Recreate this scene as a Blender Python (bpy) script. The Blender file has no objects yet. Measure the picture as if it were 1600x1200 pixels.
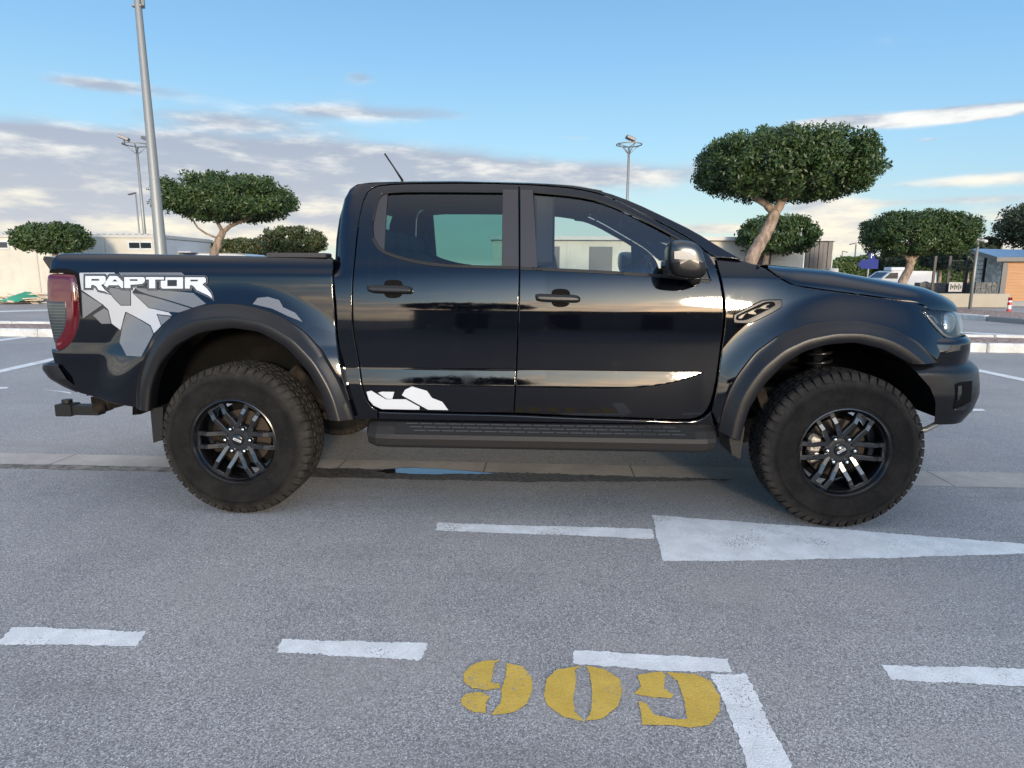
import bpy, math, random
import numpy as np
from mathutils import Vector, Matrix
from mathutils.geometry import delaunay_2d_cdt
R = math.radians
random.seed(7); rng = np.random.default_rng(7)
scene = bpy.context.scene
col = scene.collection

# ------------------------------------------------------------------ camera, sky, sun, exposure
CF = 1015.7; CC = np.array([1.6733, -4.3112, 1.343]); CYAW, CPIT, CROL = R(-2.94), R(-10.05), R(0.23)
_F = np.array([math.sin(CYAW)*math.cos(CPIT), math.cos(CYAW)*math.cos(CPIT), math.sin(CPIT)])
_R = np.array([math.cos(CYAW), -math.sin(CYAW), 0.]); _U = np.cross(_R, _F)
CR = _R*math.cos(CROL)+_U*math.sin(CROL); CU = -_R*math.sin(CROL)+_U*math.cos(CROL)
cam = bpy.data.objects.new('camera', bpy.data.cameras.new('camera')); col.objects.link(cam); scene.camera = cam
cam.data.sensor_width = 36; cam.data.lens = CF/1600*36; cam.data.clip_start = .05; cam.data.clip_end = 2000
M = Matrix.Identity(4)
for i in range(3):
    M[i][0], M[i][1], M[i][2], M[i][3] = CR[i], CU[i], -_F[i], CC[i]
cam.matrix_world = M

SUN_AZ, SUN_EL = 15.0, 9.0          # degrees from -Y towards +X, and above the horizon
sd = Vector((math.sin(R(SUN_AZ))*math.cos(R(SUN_EL)), -math.cos(R(SUN_AZ))*math.cos(R(SUN_EL)), math.sin(R(SUN_EL))))
sun = bpy.data.objects.new('sun', bpy.data.lights.new('sun', 'SUN')); col.objects.link(sun)
sun.data.energy = 1.0; sun.data.angle = R(6); sun.data.color = (1.0, .83, .62)
sun.rotation_euler = sd.to_track_quat('Z', 'Y').to_euler()
scene.view_settings.view_transform = 'Standard'; scene.view_settings.look = 'None'
scene.view_settings.exposure = 2.2; scene.view_settings.gamma = 1
scene.cycles.use_denoising = True
scene.cycles.max_bounces = 10; scene.cycles.transparent_max_bounces = 24
scene.cycles.caustics_reflective = False; scene.cycles.caustics_refractive = False
scene.cycles.sample_clamp_indirect = 6

def ray(px, py):
    return _F+CR*(px-800)/CF-CU*(py-600)/CF
def at(px, py, depth):                 # the place seen at a photo pixel, DEPTH metres in front of the camera
    return Vector(CC+ray(px, py)*depth)
def gnd(px, py, z=0.):
    d = ray(px, py); t = (z-CC[2])/d[2]; return Vector(CC+d*t)
def azel(px, py):
    d = ray(px, py); d = d/np.linalg.norm(d); return math.atan2(d[0], d[1]), math.asin(d[2])

# ------------------------------------------------------------------ node helpers
class NT:
    def __init__(s, tree): s.t = tree
    def n(s, typ, ins=None, **kw):
        nd = s.t.nodes.new(typ)
        for k, v in kw.items(): setattr(nd, k, v)
        for k, v in (ins or {}).items():
            sk = nd.inputs[k]
            if isinstance(v, bpy.types.NodeSocket): s.t.links.new(v, sk)
            else: sk.default_value = v
        return nd
    def m(s, op, a, b=None, c=None, clamp=False):
        ins = {0: a}
        if b is not None: ins[1] = b
        if c is not None: ins[2] = c
        nd = s.n('ShaderNodeMath', ins, operation=op); nd.use_clamp = clamp; return nd.outputs[0]
    def ss(s, v, a, b, lo=0., hi=1.):
        nd = s.n('ShaderNodeMapRange', {0: v, 1: a, 2: b, 3: lo, 4: hi}, interpolation_type='SMOOTHSTEP'); return nd.outputs[0]
    def mix(s, f, a, b, blend='MIX'):
        nd = s.t.nodes.new('ShaderNodeMix'); nd.data_type = 'RGBA'; nd.blend_type = blend
        for i, v in ((0, f), (6, a), (7, b)):
            if isinstance(v, bpy.types.NodeSocket): s.t.links.new(v, nd.inputs[i])
            else: nd.inputs[i].default_value = v if i == 0 else (tuple(v)+(1,))[:4]
        return nd.outputs[2]
    def noise(s, vec, scale, detail=4., rough=.55, out=0, **kw):
        return s.n('ShaderNodeTexNoise', {'Vector': vec, 'Scale': scale, 'Detail': detail, 'Roughness': rough, **kw}).outputs[out]

w = bpy.data.worlds.new("World"); scene.world = w; w.use_nodes = True
wt = NT(w.node_tree); w.node_tree.nodes.clear()
geo = wt.n('ShaderNodeTexCoord').outputs['Generated']
sky = wt.n('ShaderNodeTexSky', sky_type='NISHITA'); sky.sun_disc = False
sky.sun_elevation = R(SUN_EL); sky.sun_rotation = R(180-SUN_AZ); sky.air_density = 1.0; sky.dust_density = .6; sky.ozone_density = 2.2
sep = wt.n('ShaderNodeSeparateXYZ', {0: geo}); sx, sy, sz = sep.outputs
az = wt.m('ARCTAN2', sx, sy); el = wt.m('ARCSINE', sz, clamp=False)
sdn = wt.n('ShaderNodeVectorMath', {0: geo, 1: tuple(sd)}, operation='DOT_PRODUCT').outputs['Value']
# scale the physical sky, deepen it a little overhead and lift it towards the horizon
skyc = wt.mix(1.0, sky.outputs[0], (.13, .13, .13), 'MULTIPLY')
elpos = wt.m('MAXIMUM', el, 0.0)
front = wt.ss(sy, -.3, .5)
grad = wt.n('ShaderNodeValToRGB', {0: wt.m('DIVIDE', elpos, 1.2)})
cr = grad.color_ramp
stops = [(0.0, (.58, .66, .62)), (.06, (.44, .62, .66)), (.14, (.31, .56, .74)), (.24, (.20, .44, .71)), (.38, (.115, .30, .59)), (1.0, (.045, .14, .38))]
cr.elements[0].position = 0; cr.elements[0].color = stops[0][1]+(1,)
cr.elements[1].position = 1; cr.elements[1].color = stops[-1][1]+(1,)
for p_, c_ in stops[1:-1]:
    e = cr.elements.new(p_); e.color = c_+(1,)
skyb = wt.mix(wt.m('MULTIPLY', 1.0, wt.ss(sdn, .995, .75, .35, .93)), skyc, wt.mix(1.0, grad.outputs[0], (.262, .250, .246), 'MULTIPLY'))
skyb = wt.mix(1.0, skyb, wt.n('ShaderNodeCombineXYZ', {i_: wt.ss(sy, .55, -.45, 1.0, b_) for i_, b_ in ((0, 1.75), (1, 1.85), (2, 1.95))}).outputs[0], 'MULTIPLY')
skyb = wt.mix(wt.ss(el, .62, 1.05, 0., .85), skyb, (.335, .335, .34))
skyb = wt.mix(wt.ss(az, .25, .75, 0., .16), skyb, (.03, .10, .22))
# cloud coordinates: azimuth and stretched elevation
cv = wt.n('ShaderNodeCombineXYZ', {0: wt.m('MULTIPLY', az, 2.6), 1: wt.m('MULTIPLY', el, 10.), 2: wt.m('MULTIPLY', sy, .35)}).outputs[0]
n1 = wt.noise(cv, 1.2, 5., .5); n2 = wt.noise(cv, 3.4, 8., .58)
nn = wt.m('ADD', wt.m('MULTIPLY', n1, .65), wt.m('MULTIPLY', n2, .35))
def blob(px, py, wx, wy, amp, acc):
    a, e = azel(px, py); sa = wx/CF; se = wy/CF
    u = wt.m('DIVIDE', wt.m('SUBTRACT', az, a), sa); v = wt.m('DIVIDE', wt.m('SUBTRACT', el, e), se)
    q = wt.m('ADD', wt.m('MULTIPLY', u, u), wt.m('MULTIPLY', v, v))
    g = wt.m('MULTIPLY', wt.m('EXPONENT', wt.m('MULTIPLY', q, -1.)), amp)
    return g if acc is None else wt.m('ADD', acc, g)
bl = None
for b in [(120, 255, 420, 34, .46, ), (420, 235, 330, 30, .40), (640, 262, 420, 26, .40), (950, 275, 200, 18, .33), (350, 188, 130, 13, .34), (520, 175, 110, 9, .28),
          (680, 178, 110, 12, .36), (190, 136, 85, 10, .42), (130, 130, 40, 9, .2), (562, 121, 24, 9, .36), (900, 216, 40, 5, .25), (490, 122, 25, 5, .2),
          (60, 310, 400, 45, .38), (300, 318, 340, 40, .32), (100, 215, 200, 12, .25)]:
    bl = blob(*b, bl)
grey = bl
bw = None
for b in [(1480, 181, 105, 10, .3+0.68), (1290, 190, 50, 6, 0.47), (1300, 350, 50, 30, .3+0.65), (1450, 315, 200, 7, 0.36), (1520, 282, 130, 9, 0.46), (1570, 335, 60, 12, 0.41),
          (1130, 358, 120, 8, 0.57), (480, 330, 110, 16, 0.41), (350, 365, 260, 22, 0.57), (60, 225, 120, 10, 0.24), (1450, 218, 22, 4, 0.34), (1560, 385, 160, 18, 0.41)]:
    bw = blob(*b, bw)
bg = wt.m('MULTIPLY', wt.ss(sy, .35, -.15), wt.ss(el, .30, .05, 0., .42))      # broken cloud elsewhere, mostly low
dens = wt.ss(wt.m('ADD', wt.m('ADD', nn, wt.m('ADD', wt.m('MULTIPLY', grey, .85), bg)), bw), .62, 1.0)
# light and shade of the cloud: warm edges, grey bellies
n3 = wt.noise(wt.n('ShaderNodeVectorMath', {0: cv, 1: (.05, .13, 0)}, operation='ADD').outputs[0], 3.4, 8., .58)
lit = wt.ss(wt.m('ADD', wt.m('SUBTRACT', n2, n3), wt.m('MULTIPLY', wt.m('SUBTRACT', bw, grey), .16)), -.17, .24)
low = wt.ss(el, .20, .01)
greyc = wt.mix(low, (.29, .34, .42), (.41, .43, .465)); warmc = wt.mix(low, (.66, .67, .66), (.72, .66, .52))
cc_ = wt.mix(lit, greyc, warmc)
glow = wt.m('ADD', wt.m('MULTIPLY', wt.m('POWER', wt.m('MAXIMUM', sdn, 0.), 9.), 1.3), wt.m('MULTIPLY', wt.m('POWER', wt.m('MAXIMUM', sdn, 0.), 90.), 1.6))
cbase = wt.ss(sy, .5, -.4, .325, .8)
cloudc = wt.mix(1.0, cc_, wt.n('ShaderNodeCombineXYZ', {0: wt.m('ADD', wt.m('MULTIPLY', glow, 2.6), cbase), 1: wt.m('ADD', wt.m('MULTIPLY', glow, 1.75), cbase), 2: wt.m('ADD', wt.m('MULTIPLY', glow, 1.1), cbase)}).outputs[0], 'MULTIPLY')
fin = wt.mix(dens, skyb, cloudc)
fin = wt.mix(wt.ss(el, .02, -.01), fin, (.30, .29, .27))
bgd = wt.n('ShaderNodeBackground', {'Color': fin, 'Strength': 1.0})
out = wt.n('ShaderNodeOutputWorld', {'Surface': bgd.outputs[0]})

# ------------------------------------------------------------------ materials
MATS = {}
def mat(name, base=(.5, .5, .5), rough=.5, metal=0., ior=1.5, alpha=None, fn=None, emit=None, **kw):
    m = bpy.data.materials.new(name); m.use_nodes = True; nt = m.node_tree; nt.nodes.clear(); h = NT(nt)
    p = h.n('ShaderNodeBsdfPrincipled', {'Roughness': rough, 'Metallic': metal, 'IOR': ior})
    p.inputs['Base Color'].default_value = tuple(base)+(1,)
    for k, v in kw.items(): p.inputs[k.replace('_', ' ')].default_value = v
    o = h.n('ShaderNodeOutputMaterial', {'Surface': p.outputs[0]})
    if fn: fn(h, p, o)
    MATS[name] = m; return m
def pos(h): return h.n('ShaderNodeNewGeometry').outputs['Position']
def objc(h): return h.n('ShaderNodeTexCoord').outputs['Object']
def link(h, a, b): h.t.links.new(a, b)
def bump(h, p, hgt, strength=.3, dist=.01):
    b = h.n('ShaderNodeBump', {'Height': hgt, 'Strength': strength, 'Distance': dist}); link(h, b.outputs[0], p.inputs['Normal'])

def asphalt(h, p, o):
    P = pos(h)
    v = h.n('ShaderNodeTexVoronoi', {'Vector': P, 'Scale': 270., 'Randomness': 1.})
    cs = h.n('ShaderNodeSeparateColor', {0: v.outputs['Color']}); spk, spk3 = cs.outputs[0], cs.outputs[1]
    v2 = h.n('ShaderNodeTexVoronoi', {'Vector': P, 'Scale': 105.}); spk2 = h.n('ShaderNodeSeparateColor', {0: v2.outputs['Color']}).outputs[1]
    fine = h.noise(P, 110., 3., .6); big = h.noise(P, .45, 5., .6); mid = h.noise(P, 5., 6., .68)
    base = h.mix(h.ss(big, .3, .7), (.180, .176, .177), (.255, .244, .236))
    base = h.mix(h.ss(mid, .3, .72, 0., .45), base, (.275, .26, .25))
    k = h.m('MULTIPLY', h.ss(spk, 0., 1., .55, 1.45), h.ss(fine, .3, .7, .75, 1.25))
    base = h.mix(1.0, base, h.n('ShaderNodeCombineXYZ', {0: k, 1: k, 2: k}).outputs[0], 'MULTIPLY')
    base = h.mix(h.ss(spk3, .93, .97, 0., .7), base, (.62, .60, .57))
    base = h.mix(h.ss(spk2, .965, .98, 0., .5), base, (.10, .095, .09))
    sp = h.n('ShaderNodeMapping', {'Vector': P, 'Scale': (.3, 1.5, 1)}).outputs[0]
    base = h.mix(h.ss(h.noise(sp, .9, 7., .65), .53, .70, 0., .42), base, (.115, .108, .104))
    v4 = h.n('ShaderNodeTexVoronoi', {'Vector': h.n('ShaderNodeVectorMath', {0: P, 1: h.n('ShaderNodeVectorMath', {0: h.noise(P, 9., 3., .6, 1), 1: (.16, .16, 0)}, operation='MULTIPLY').outputs[0]}, operation='ADD').outputs[0], 'Scale': 1.1})
    base = h.mix(h.ss(h.noise(P, 1.1, 4., .6), .5, .66, 0., .35), base, (.275, .245, .225))
    base = h.mix(h.ss(v4.outputs['Distance'], .035, .012, 0., .6), base, (.06, .055, .05))
    link(h, base, p.inputs['Base Color'])
    link(h, h.ss(spk, 0., 1., .65, .95), p.inputs['Roughness'])
    bump(h, p, h.m('ADD', v.outputs['Distance'], h.m('MULTIPLY', mid, .3)), .22, .003)
mat('asphalt', rough=.85, fn=asphalt)
def gutter(h, p, o):
    P = pos(h)
    b = h.mix(h.ss(h.noise(P, 1.6, 7., .7), .35, .65), (.29, .26, .23), (.41, .37, .33))
    b = h.mix(h.ss(h.noise(P, 150., 3., .6), .45, .7, 0., .4), b, (.16, .15, .14))
    x = h.n('ShaderNodeSeparateXYZ', {0: P}).outputs[0]
    j = h.m('ABSOLUTE', h.m('SUBTRACT', h.m('FRACT', h.m('MULTIPLY', h.m('ADD', x, 30.23), 1.0)), .5))
    b = h.mix(h.ss(j, .008, .003, 0., .8), b, (.08, .075, .07))
    link(h, b, p.inputs['Base Color']); bump(h, p, h.noise(P, 120., 4., .6), .4, .003)
mat('gutter', rough=.85, fn=gutter)
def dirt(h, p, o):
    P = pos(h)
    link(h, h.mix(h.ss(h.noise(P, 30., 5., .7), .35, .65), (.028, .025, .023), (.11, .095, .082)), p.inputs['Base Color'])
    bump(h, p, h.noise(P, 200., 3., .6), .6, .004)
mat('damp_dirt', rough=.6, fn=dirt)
def puddle(h, p, o):
    link(h, h.ss(h.noise(pos(h), 45., 4., .7), .58, .72, .03, .5), p.inputs['Roughness'])
mat('puddle', (.02, .02, .022), .04, ior=2.4, fn=puddle)
def paintmark(cols):
    def f(h, p, o):
        P = pos(h)
        base = h.mix(h.ss(h.noise(P, 9., 5., .65), .35, .7), cols[0], cols[1])
        base = h.mix(h.ss(h.noise(P, 170., 3., .7), .52, .66, 0., .55), base, cols[2])
        wv = h.n('ShaderNodeVectorMath', {0: P, 1: h.n('ShaderNodeVectorMath', {0: h.noise(P, 6., 4., .6, 1), 1: (.12, .12, .12)}, operation='MULTIPLY').outputs[0]}, operation='ADD').outputs[0]
        vc = h.n('ShaderNodeTexVoronoi', {'Vector': wv, 'Scale': 5.5}, feature='DISTANCE_TO_EDGE').outputs['Distance']
        base = h.mix(h.ss(vc, .014, .002, 0., .32), base, cols[2])
        link(h, base, p.inputs['Base Color'])
        bump(h, p, h.m('ADD', h.noise(P, 170., 3., .6), vc), .5, .004)
        # worn pinholes where the stone shows through, ragged at the rim
        hole = h.ss(h.m('ADD', h.noise(P, 95., 4., .75), h.ss(h.noise(P, 3.2, 5., .65), .40, .70, -.04, .115)), .64, .665)
        bs = h.n('ShaderNodeBsdfDiffuse', {'Color': (.24, .22, .21, 1)})
        mx = h.n('ShaderNodeMixShader', {0: hole, 1: p.outputs[0], 2: bs.outputs[0]}); link(h, mx.outputs[0], o.inputs[0])
    return f
mat('white_marking', rough=.75, fn=paintmark(((.56, .56, .55), (.68, .68, .67), (.42, .40, .385))))
mat('yellow_marking', rough=.8, fn=paintmark(((.47, .30, .04), (.54, .355, .06), (.33, .24, .08))))
def gravel(h, p, o):
    v = h.n('ShaderNodeTexVoronoi', {'Vector': pos(h), 'Scale': 22.})
    link(h, h.mix(h.n('ShaderNodeSeparateColor', {0: v.outputs['Color']}).outputs[0], (.12, .08, .065), (.38, .28, .24)), p.inputs['Base Color'])
    bump(h, p, v.outputs['Distance'], 1., .03)
mat('gravel', rough=.9, fn=gravel)
def kerbw(h, p, o):
    P = pos(h)
    b = h.mix(h.ss(h.noise(P, 3., 6., .7), .35, .65), (.38, .38, .36), (.55, .54, .52)); b = h.mix(h.ss(h.noise(P, 13., 5., .7), .6, .7), b, (.3, .29, .27))
    link(h, b, p.inputs['Base Color'])
mat('kerb_white', rough=.8, fn=kerbw)
mat('kerb_grey', (.2, .2, .2), .85)
def conc(h, p, o):
    P = pos(h); b = h.mix(h.noise(P, 2., 6., .65), (.22, .195, .155), (.32, .29, .235)); link(h, b, p.inputs['Base Color'])
mat('concrete', rough=.9, fn=conc)
# vehicle
def paint(h, p, o):
    P = objc(h)
    n = h.ss(h.noise(P, 6., 6., .7), .5, .8, .035, .16); link(h, n, p.inputs['Roughness'])
    st = h.n('ShaderNodeMapping', {'Vector': P, 'Scale': (40., 1., 1.2)}).outputs[0]
    link(h, h.mix(h.ss(h.noise(st, 1.5, 3., .5), .55, .75, 0., .5), (.0012, .0014, .003), (.003, .003, .004)), p.inputs['Base Color'])
    bump(h, p, h.noise(P, 2.2, 2., .5), .012, .08)
mat('black_paint', (.003, .0035, .006), .05, ior=1.5, fn=paint)
def plast(h, p, o):
    P = objc(h); link(h, h.mix(h.noise(P, 5., 5., .7), (.0035, .0038, .0055), (.0085, .0082, .009)), p.inputs['Base Color'])
    bump(h, p, h.noise(P, 900., 2., .5), .15, .001)
mat('matte_plastic', (.02, .02, .022), .34, ior=1.45, fn=plast, Specular_IOR_Level=.36)
mat('step_dusty', (.010, .0092, .009), .6, Specular_IOR_Level=.3)
mat('pillar_trim', (.018, .0155, .0165), .33)
mat('black_rubber', (.0055, .0055, .0055), .55, Specular_IOR_Level=.3)
mat('dark_void', (.004, .004, .004), .9, Specular_IOR_Level=.1)
def under(h, p, o):
    P = objc(h); link(h, h.mix(h.ss(h.noise(P, 7., 6., .7), .4, .7), (.004, .0036, .0032), (.035, .027, .020)), p.inputs['Base Color'])
mat('muddy_underbody', rough=.85, fn=under, Specular_IOR_Level=.1)
def liner(h, p, o):
    P = objc(h); link(h, h.mix(h.ss(h.noise(P, 5., 6., .7), .5, .8), (.0035, .0035, .0035), (.009, .0075, .006)), p.inputs['Base Color'])
mat('liner', rough=.9, fn=liner, Specular_IOR_Level=.08)
def tyre(h, p, o):
    P = objc(h)
    b = h.mix(h.ss(h.noise(P, 9., 7., .72), .38, .68), (.0045, .0045, .0048), (.011, .0105, .010))
    b = h.mix(h.ss(h.noise(P, 60., 4., .7), .55, .75, 0., .5), b, (.024, .023, .021))
    sp = h.n('ShaderNodeSeparateXYZ', {0: P}).outputs; r = h.m('SQRT', h.m('ADD', h.m('MULTIPLY', sp[0], sp[0]), h.m('MULTIPLY', sp[2], sp[2])))
    b = h.mix(h.m('MULTIPLY', h.ss(r, .335, .40), h.ss(h.noise(P, 14., 6., .75), .35, .65, .25, .9)), b, (.034, .031, .028))
    link(h, b, p.inputs['Base Color']); bump(h, p, h.noise(P, 260., 3., .6), .35, .002)
mat('tyre_rubber', rough=.8, fn=tyre, Specular_IOR_Level=.12)
mat('rim_black', (.004, .004, .005), .2, ior=1.5)
mat('rim_face', (.010, .0105, .012), .2, .12, ior=1.75)
mat('cast_metal', (.42, .38, .33), .45, .7)
mat('bolt_chrome', (.75, .74, .70), .16, 1.)
mat('disc_rusty', (.035, .026, .02), .5, .6)
mat('chrome', (.7, .7, .7), .12, 1.)
mat('skid_silver', (.30, .28, .25), .35, .6)
mat('vent_metal', (.045, .042, .036), .35, .5)
mat('seat_fabric', (.009, .010, .012), .8, Specular_IOR_Level=.2)
mat('dash', (.005, .005, .006), .6, Specular_IOR_Level=.3)
mat('decal_white', (.29, .30, .32), .28, ior=1.6)
mat('decal_grey', (.095, .098, .105), .25, ior=1.6)
mat('decal_dark', (.004, .005, .006), .25)
mat('letter_white', (.40, .42, .45), .3)
mat('red_lens', (.055, .0008, .004), .05, ior=1.6)
def smoke(h, p, o):
    z = h.n('ShaderNodeSeparateXYZ', {0: objc(h)}).outputs[2]
    s = h.m('ABSOLUTE', h.m('SUBTRACT', h.m('FRACT', h.m('MULTIPLY', z, 62.)), .5))
    link(h, h.mix(h.ss(s, .25, .45), (.018, .024, .028), (.045, .055, .060)), p.inputs['Base Color'])
mat('smoked_lens', rough=.1, ior=1.5, fn=smoke)
mat('clear_lens_inner', (.22, .24, .26), .22, .5)
mat('lamp_black', (.01, .011, .013), .25)
mat('signal_lens', (.17, .175, .185), .15, .2)
mat('amber', (.4, .12, .02), .3)
def glassmat(name, tint, refl=1.0, ior=1.5):
    m = bpy.data.materials.new(name); m.use_nodes = True; nt = m.node_tree; nt.nodes.clear(); h = NT(nt)
    tr = h.n('ShaderNodeBsdfTransparent', {'Color': tuple(tint)+(1,)}); gl = h.n('ShaderNodeBsdfGlossy', {'Color': (refl, refl, refl, 1), 'Roughness': .015})
    fr = h.n('ShaderNodeFresnel', {'IOR': ior})
    mx = h.n('ShaderNodeMixShader', {0: fr.outputs[0], 1: tr.outputs[0], 2: gl.outputs[0]}); h.n('ShaderNodeOutputMaterial', {0: mx.outputs[0]}); MATS[name] = m
glassmat('clear_glass', (.80, .86, .84), ior=1.65); glassmat('privacy_glass', (.36, .55, .52), ior=1.5); glassmat('lamp_glass', (.93, .96, .97), ior=1.38)
# setting
def wall(c1, c2, jx=0.):
    def f(h, p, o):
        P = pos(h); b = h.mix(h.ss(h.noise(P, .8, 6., .65), .3, .7), c1, c2)
        st = h.n('ShaderNodeMapping', {'Vector': P, 'Scale': (6., 6., .5)}).outputs[0]
        b = h.mix(h.ss(h.noise(st, 1.2, 5., .6), .55, .8, 0., .35), b, tuple(x*.6 for x in c1)); link(h, b, p.inputs['Base Color'])
    return f
mat('cabin_cream', rough=.7, fn=wall((.36, .34, .29), (.44, .415, .355))); mat('cabin_shade_white', rough=.6, fn=wall((.36, .38, .40), (.43, .45, .46)))  # the bluish white carries the shade of the cabin's end face
mat('cabin_trim', (.34, .34, .325), .6); mat('window_dark', (.015, .02, .025), .1); mat('door_dark', (.025, .024, .024), .5); mat('slate_panel', (.045, .041, .042), .5)
mat('galvanised', (.19, .195, .19), .5, .4); mat('lamp_head', (.10, .10, .11), .45, .3); mat('white_plastic', (.42, .42, .41), .4)
mat('sign_blue', (.003, .013, .13), .8); mat('sign_white', (.7, .7, .7), .4)
def stone(h, p, o):
    v = h.n('ShaderNodeTexVoronoi', {'Vector': h.n('ShaderNodeMapping', {'Vector': pos(h), 'Scale': (1., 1., 2.6)}).outputs[0], 'Scale': 3.5})
    link(h, h.mix(h.n('ShaderNodeSeparateColor', {0: v.outputs['Color']}).outputs[0], (.28, .26, .21), (.60, .56, .47)), p.inputs['Base Color'])
mat('stone_wall', rough=.9, fn=stone)
def wood(h, p, o):
    P = pos(h); mp = h.n('ShaderNodeMapping', {'Vector': P, 'Scale': (1., 1., 9.)}).outputs[0]
    b = h.mix(h.noise(mp, 1.6, 6., .7), (.20, .085, .03), (.42, .22, .085))
    z = h.n('ShaderNodeSeparateXYZ', {0: P}).outputs[2]
    j = h.m('FRACT', h.m('MULTIPLY', z, 8.)); b = h.mix(h.ss(j, .1, .02, 0., .8), b, (.07, .035, .015)); link(h, b, p.inputs['Base Color'])
mat('wood_boards', rough=.6, fn=wood)
mat('roof_metal', (.10, .17, .28), .35, .3); mat('fascia_dark', (.04, .043, .05), .5); mat('fence_black', (.015, .015, .016), .5)
def mesh_pattern(h, p, o):
    v = h.n('ShaderNodeTexVoronoi', {'Vector': pos(h), 'Scale': 10.}, feature='DISTANCE_TO_EDGE')
    link(h, h.mix(h.ss(v.outputs['Distance'], .06, .10), (.13, .13, .13), (.05, .055, .05)), p.inputs['Base Color'])
mat('gabion', rough=.9, fn=mesh_pattern)
mat('car_white', (.40, .42, .44), .2, ior=1.6); mat('car_blue', (.25, .42, .58), .2); mat('bollard_red', (.42, .02, .02), .4); mat('bollard_white', (.7, .7, .7), .4)
mat('cloth_green', (.02, .22, .14), .8); mat('plank', (.50, .42, .32), .8); mat('screen_print', (.3, .3, .3), .5)
def leaf(c1, c2, c3):
    def f(h, p, o):
        r = h.n('ShaderNodeNewGeometry').outputs['Random Per Island']
        b = h.mix(r, c1, c2); b = h.mix(h.ss(r, .93, .97), b, c3)
        b = h.mix(h.ss(h.noise(pos(h), 1.7, 3., .5), .35, .7, 0., .5), b, c1); link(h, b, p.inputs['Base Color'])
        p.inputs['Specular IOR Level'].default_value = .35
        t = h.n('ShaderNodeBsdfTranslucent', {'Color': tuple(x*1.4 for x in c2)+(1,)})
        mx = h.n('ShaderNodeMixShader', {0: .18, 1: p.outputs[0], 2: t.outputs[0]}); link(h, mx.outputs[0], o.inputs[0])
    return f
mat('leaf_ficus', rough=.45, fn=leaf((.018, .038, .010), (.048, .085, .022), (.088, .114, .031)))
mat('leaf_dry', rough=.5, fn=leaf((.026, .040, .013), (.066, .079, .026), (.133, .088, .040)))
mat('leaf_hedge', rough=.5, fn=leaf((.025, .048, .013), (.070, .107, .025), (.114, .133, .035)))
mat('leaf_grey', rough=.6, fn=leaf((.019, .031, .018), (.048, .066, .035), (.070, .079, .044)))
def bark(h, p, o):
    P = pos(h); mp = h.n('ShaderNodeMapping', {'Vector': P, 'Scale': (7., 7., 2.)}).outputs[0]
    n = h.noise(mp, 2.2, 7., .7); link(h, h.mix(h.ss(n, .35, .65), (.11, .08, .06), (.28, .215, .165)), p.inputs['Base Color']); bump(h, p, n, .8, .03)
mat('bark', rough=.9, fn=bark)

# ------------------------------------------------------------------ object helpers
def mk(name, verts, faces, m=None, parent=None, smooth=False, normals=None):
    me = bpy.data.meshes.new(name); me.from_pydata([tuple(map(float, v)) for v in verts], [], faces); me.update()
    if m: me.materials.append(MATS[m])
    if smooth or normals is not None: me.polygons.foreach_set('use_smooth', [True]*len(me.polygons))
    if normals is not None: me.normals_split_custom_set_from_vertices([tuple(map(float, n)) for n in normals])
    o = bpy.data.objects.new(name, me); col.objects.link(o)
    if parent: o.parent = parent
    return o
def empty(name, label=None, cat=None, group=None, loc=(0, 0, 0)):
    o = bpy.data.objects.new(name, None); col.objects.link(o); o.location = loc; o.empty_display_size = .2
    return tag(o, label, cat, group)
def tag(o, label=None, cat=None, group=None, kind=None):
    if label: o['label'] = label
    if cat: o['category'] = cat
    if group: o['group'] = group
    if kind: o['kind'] = kind
    return o
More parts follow.
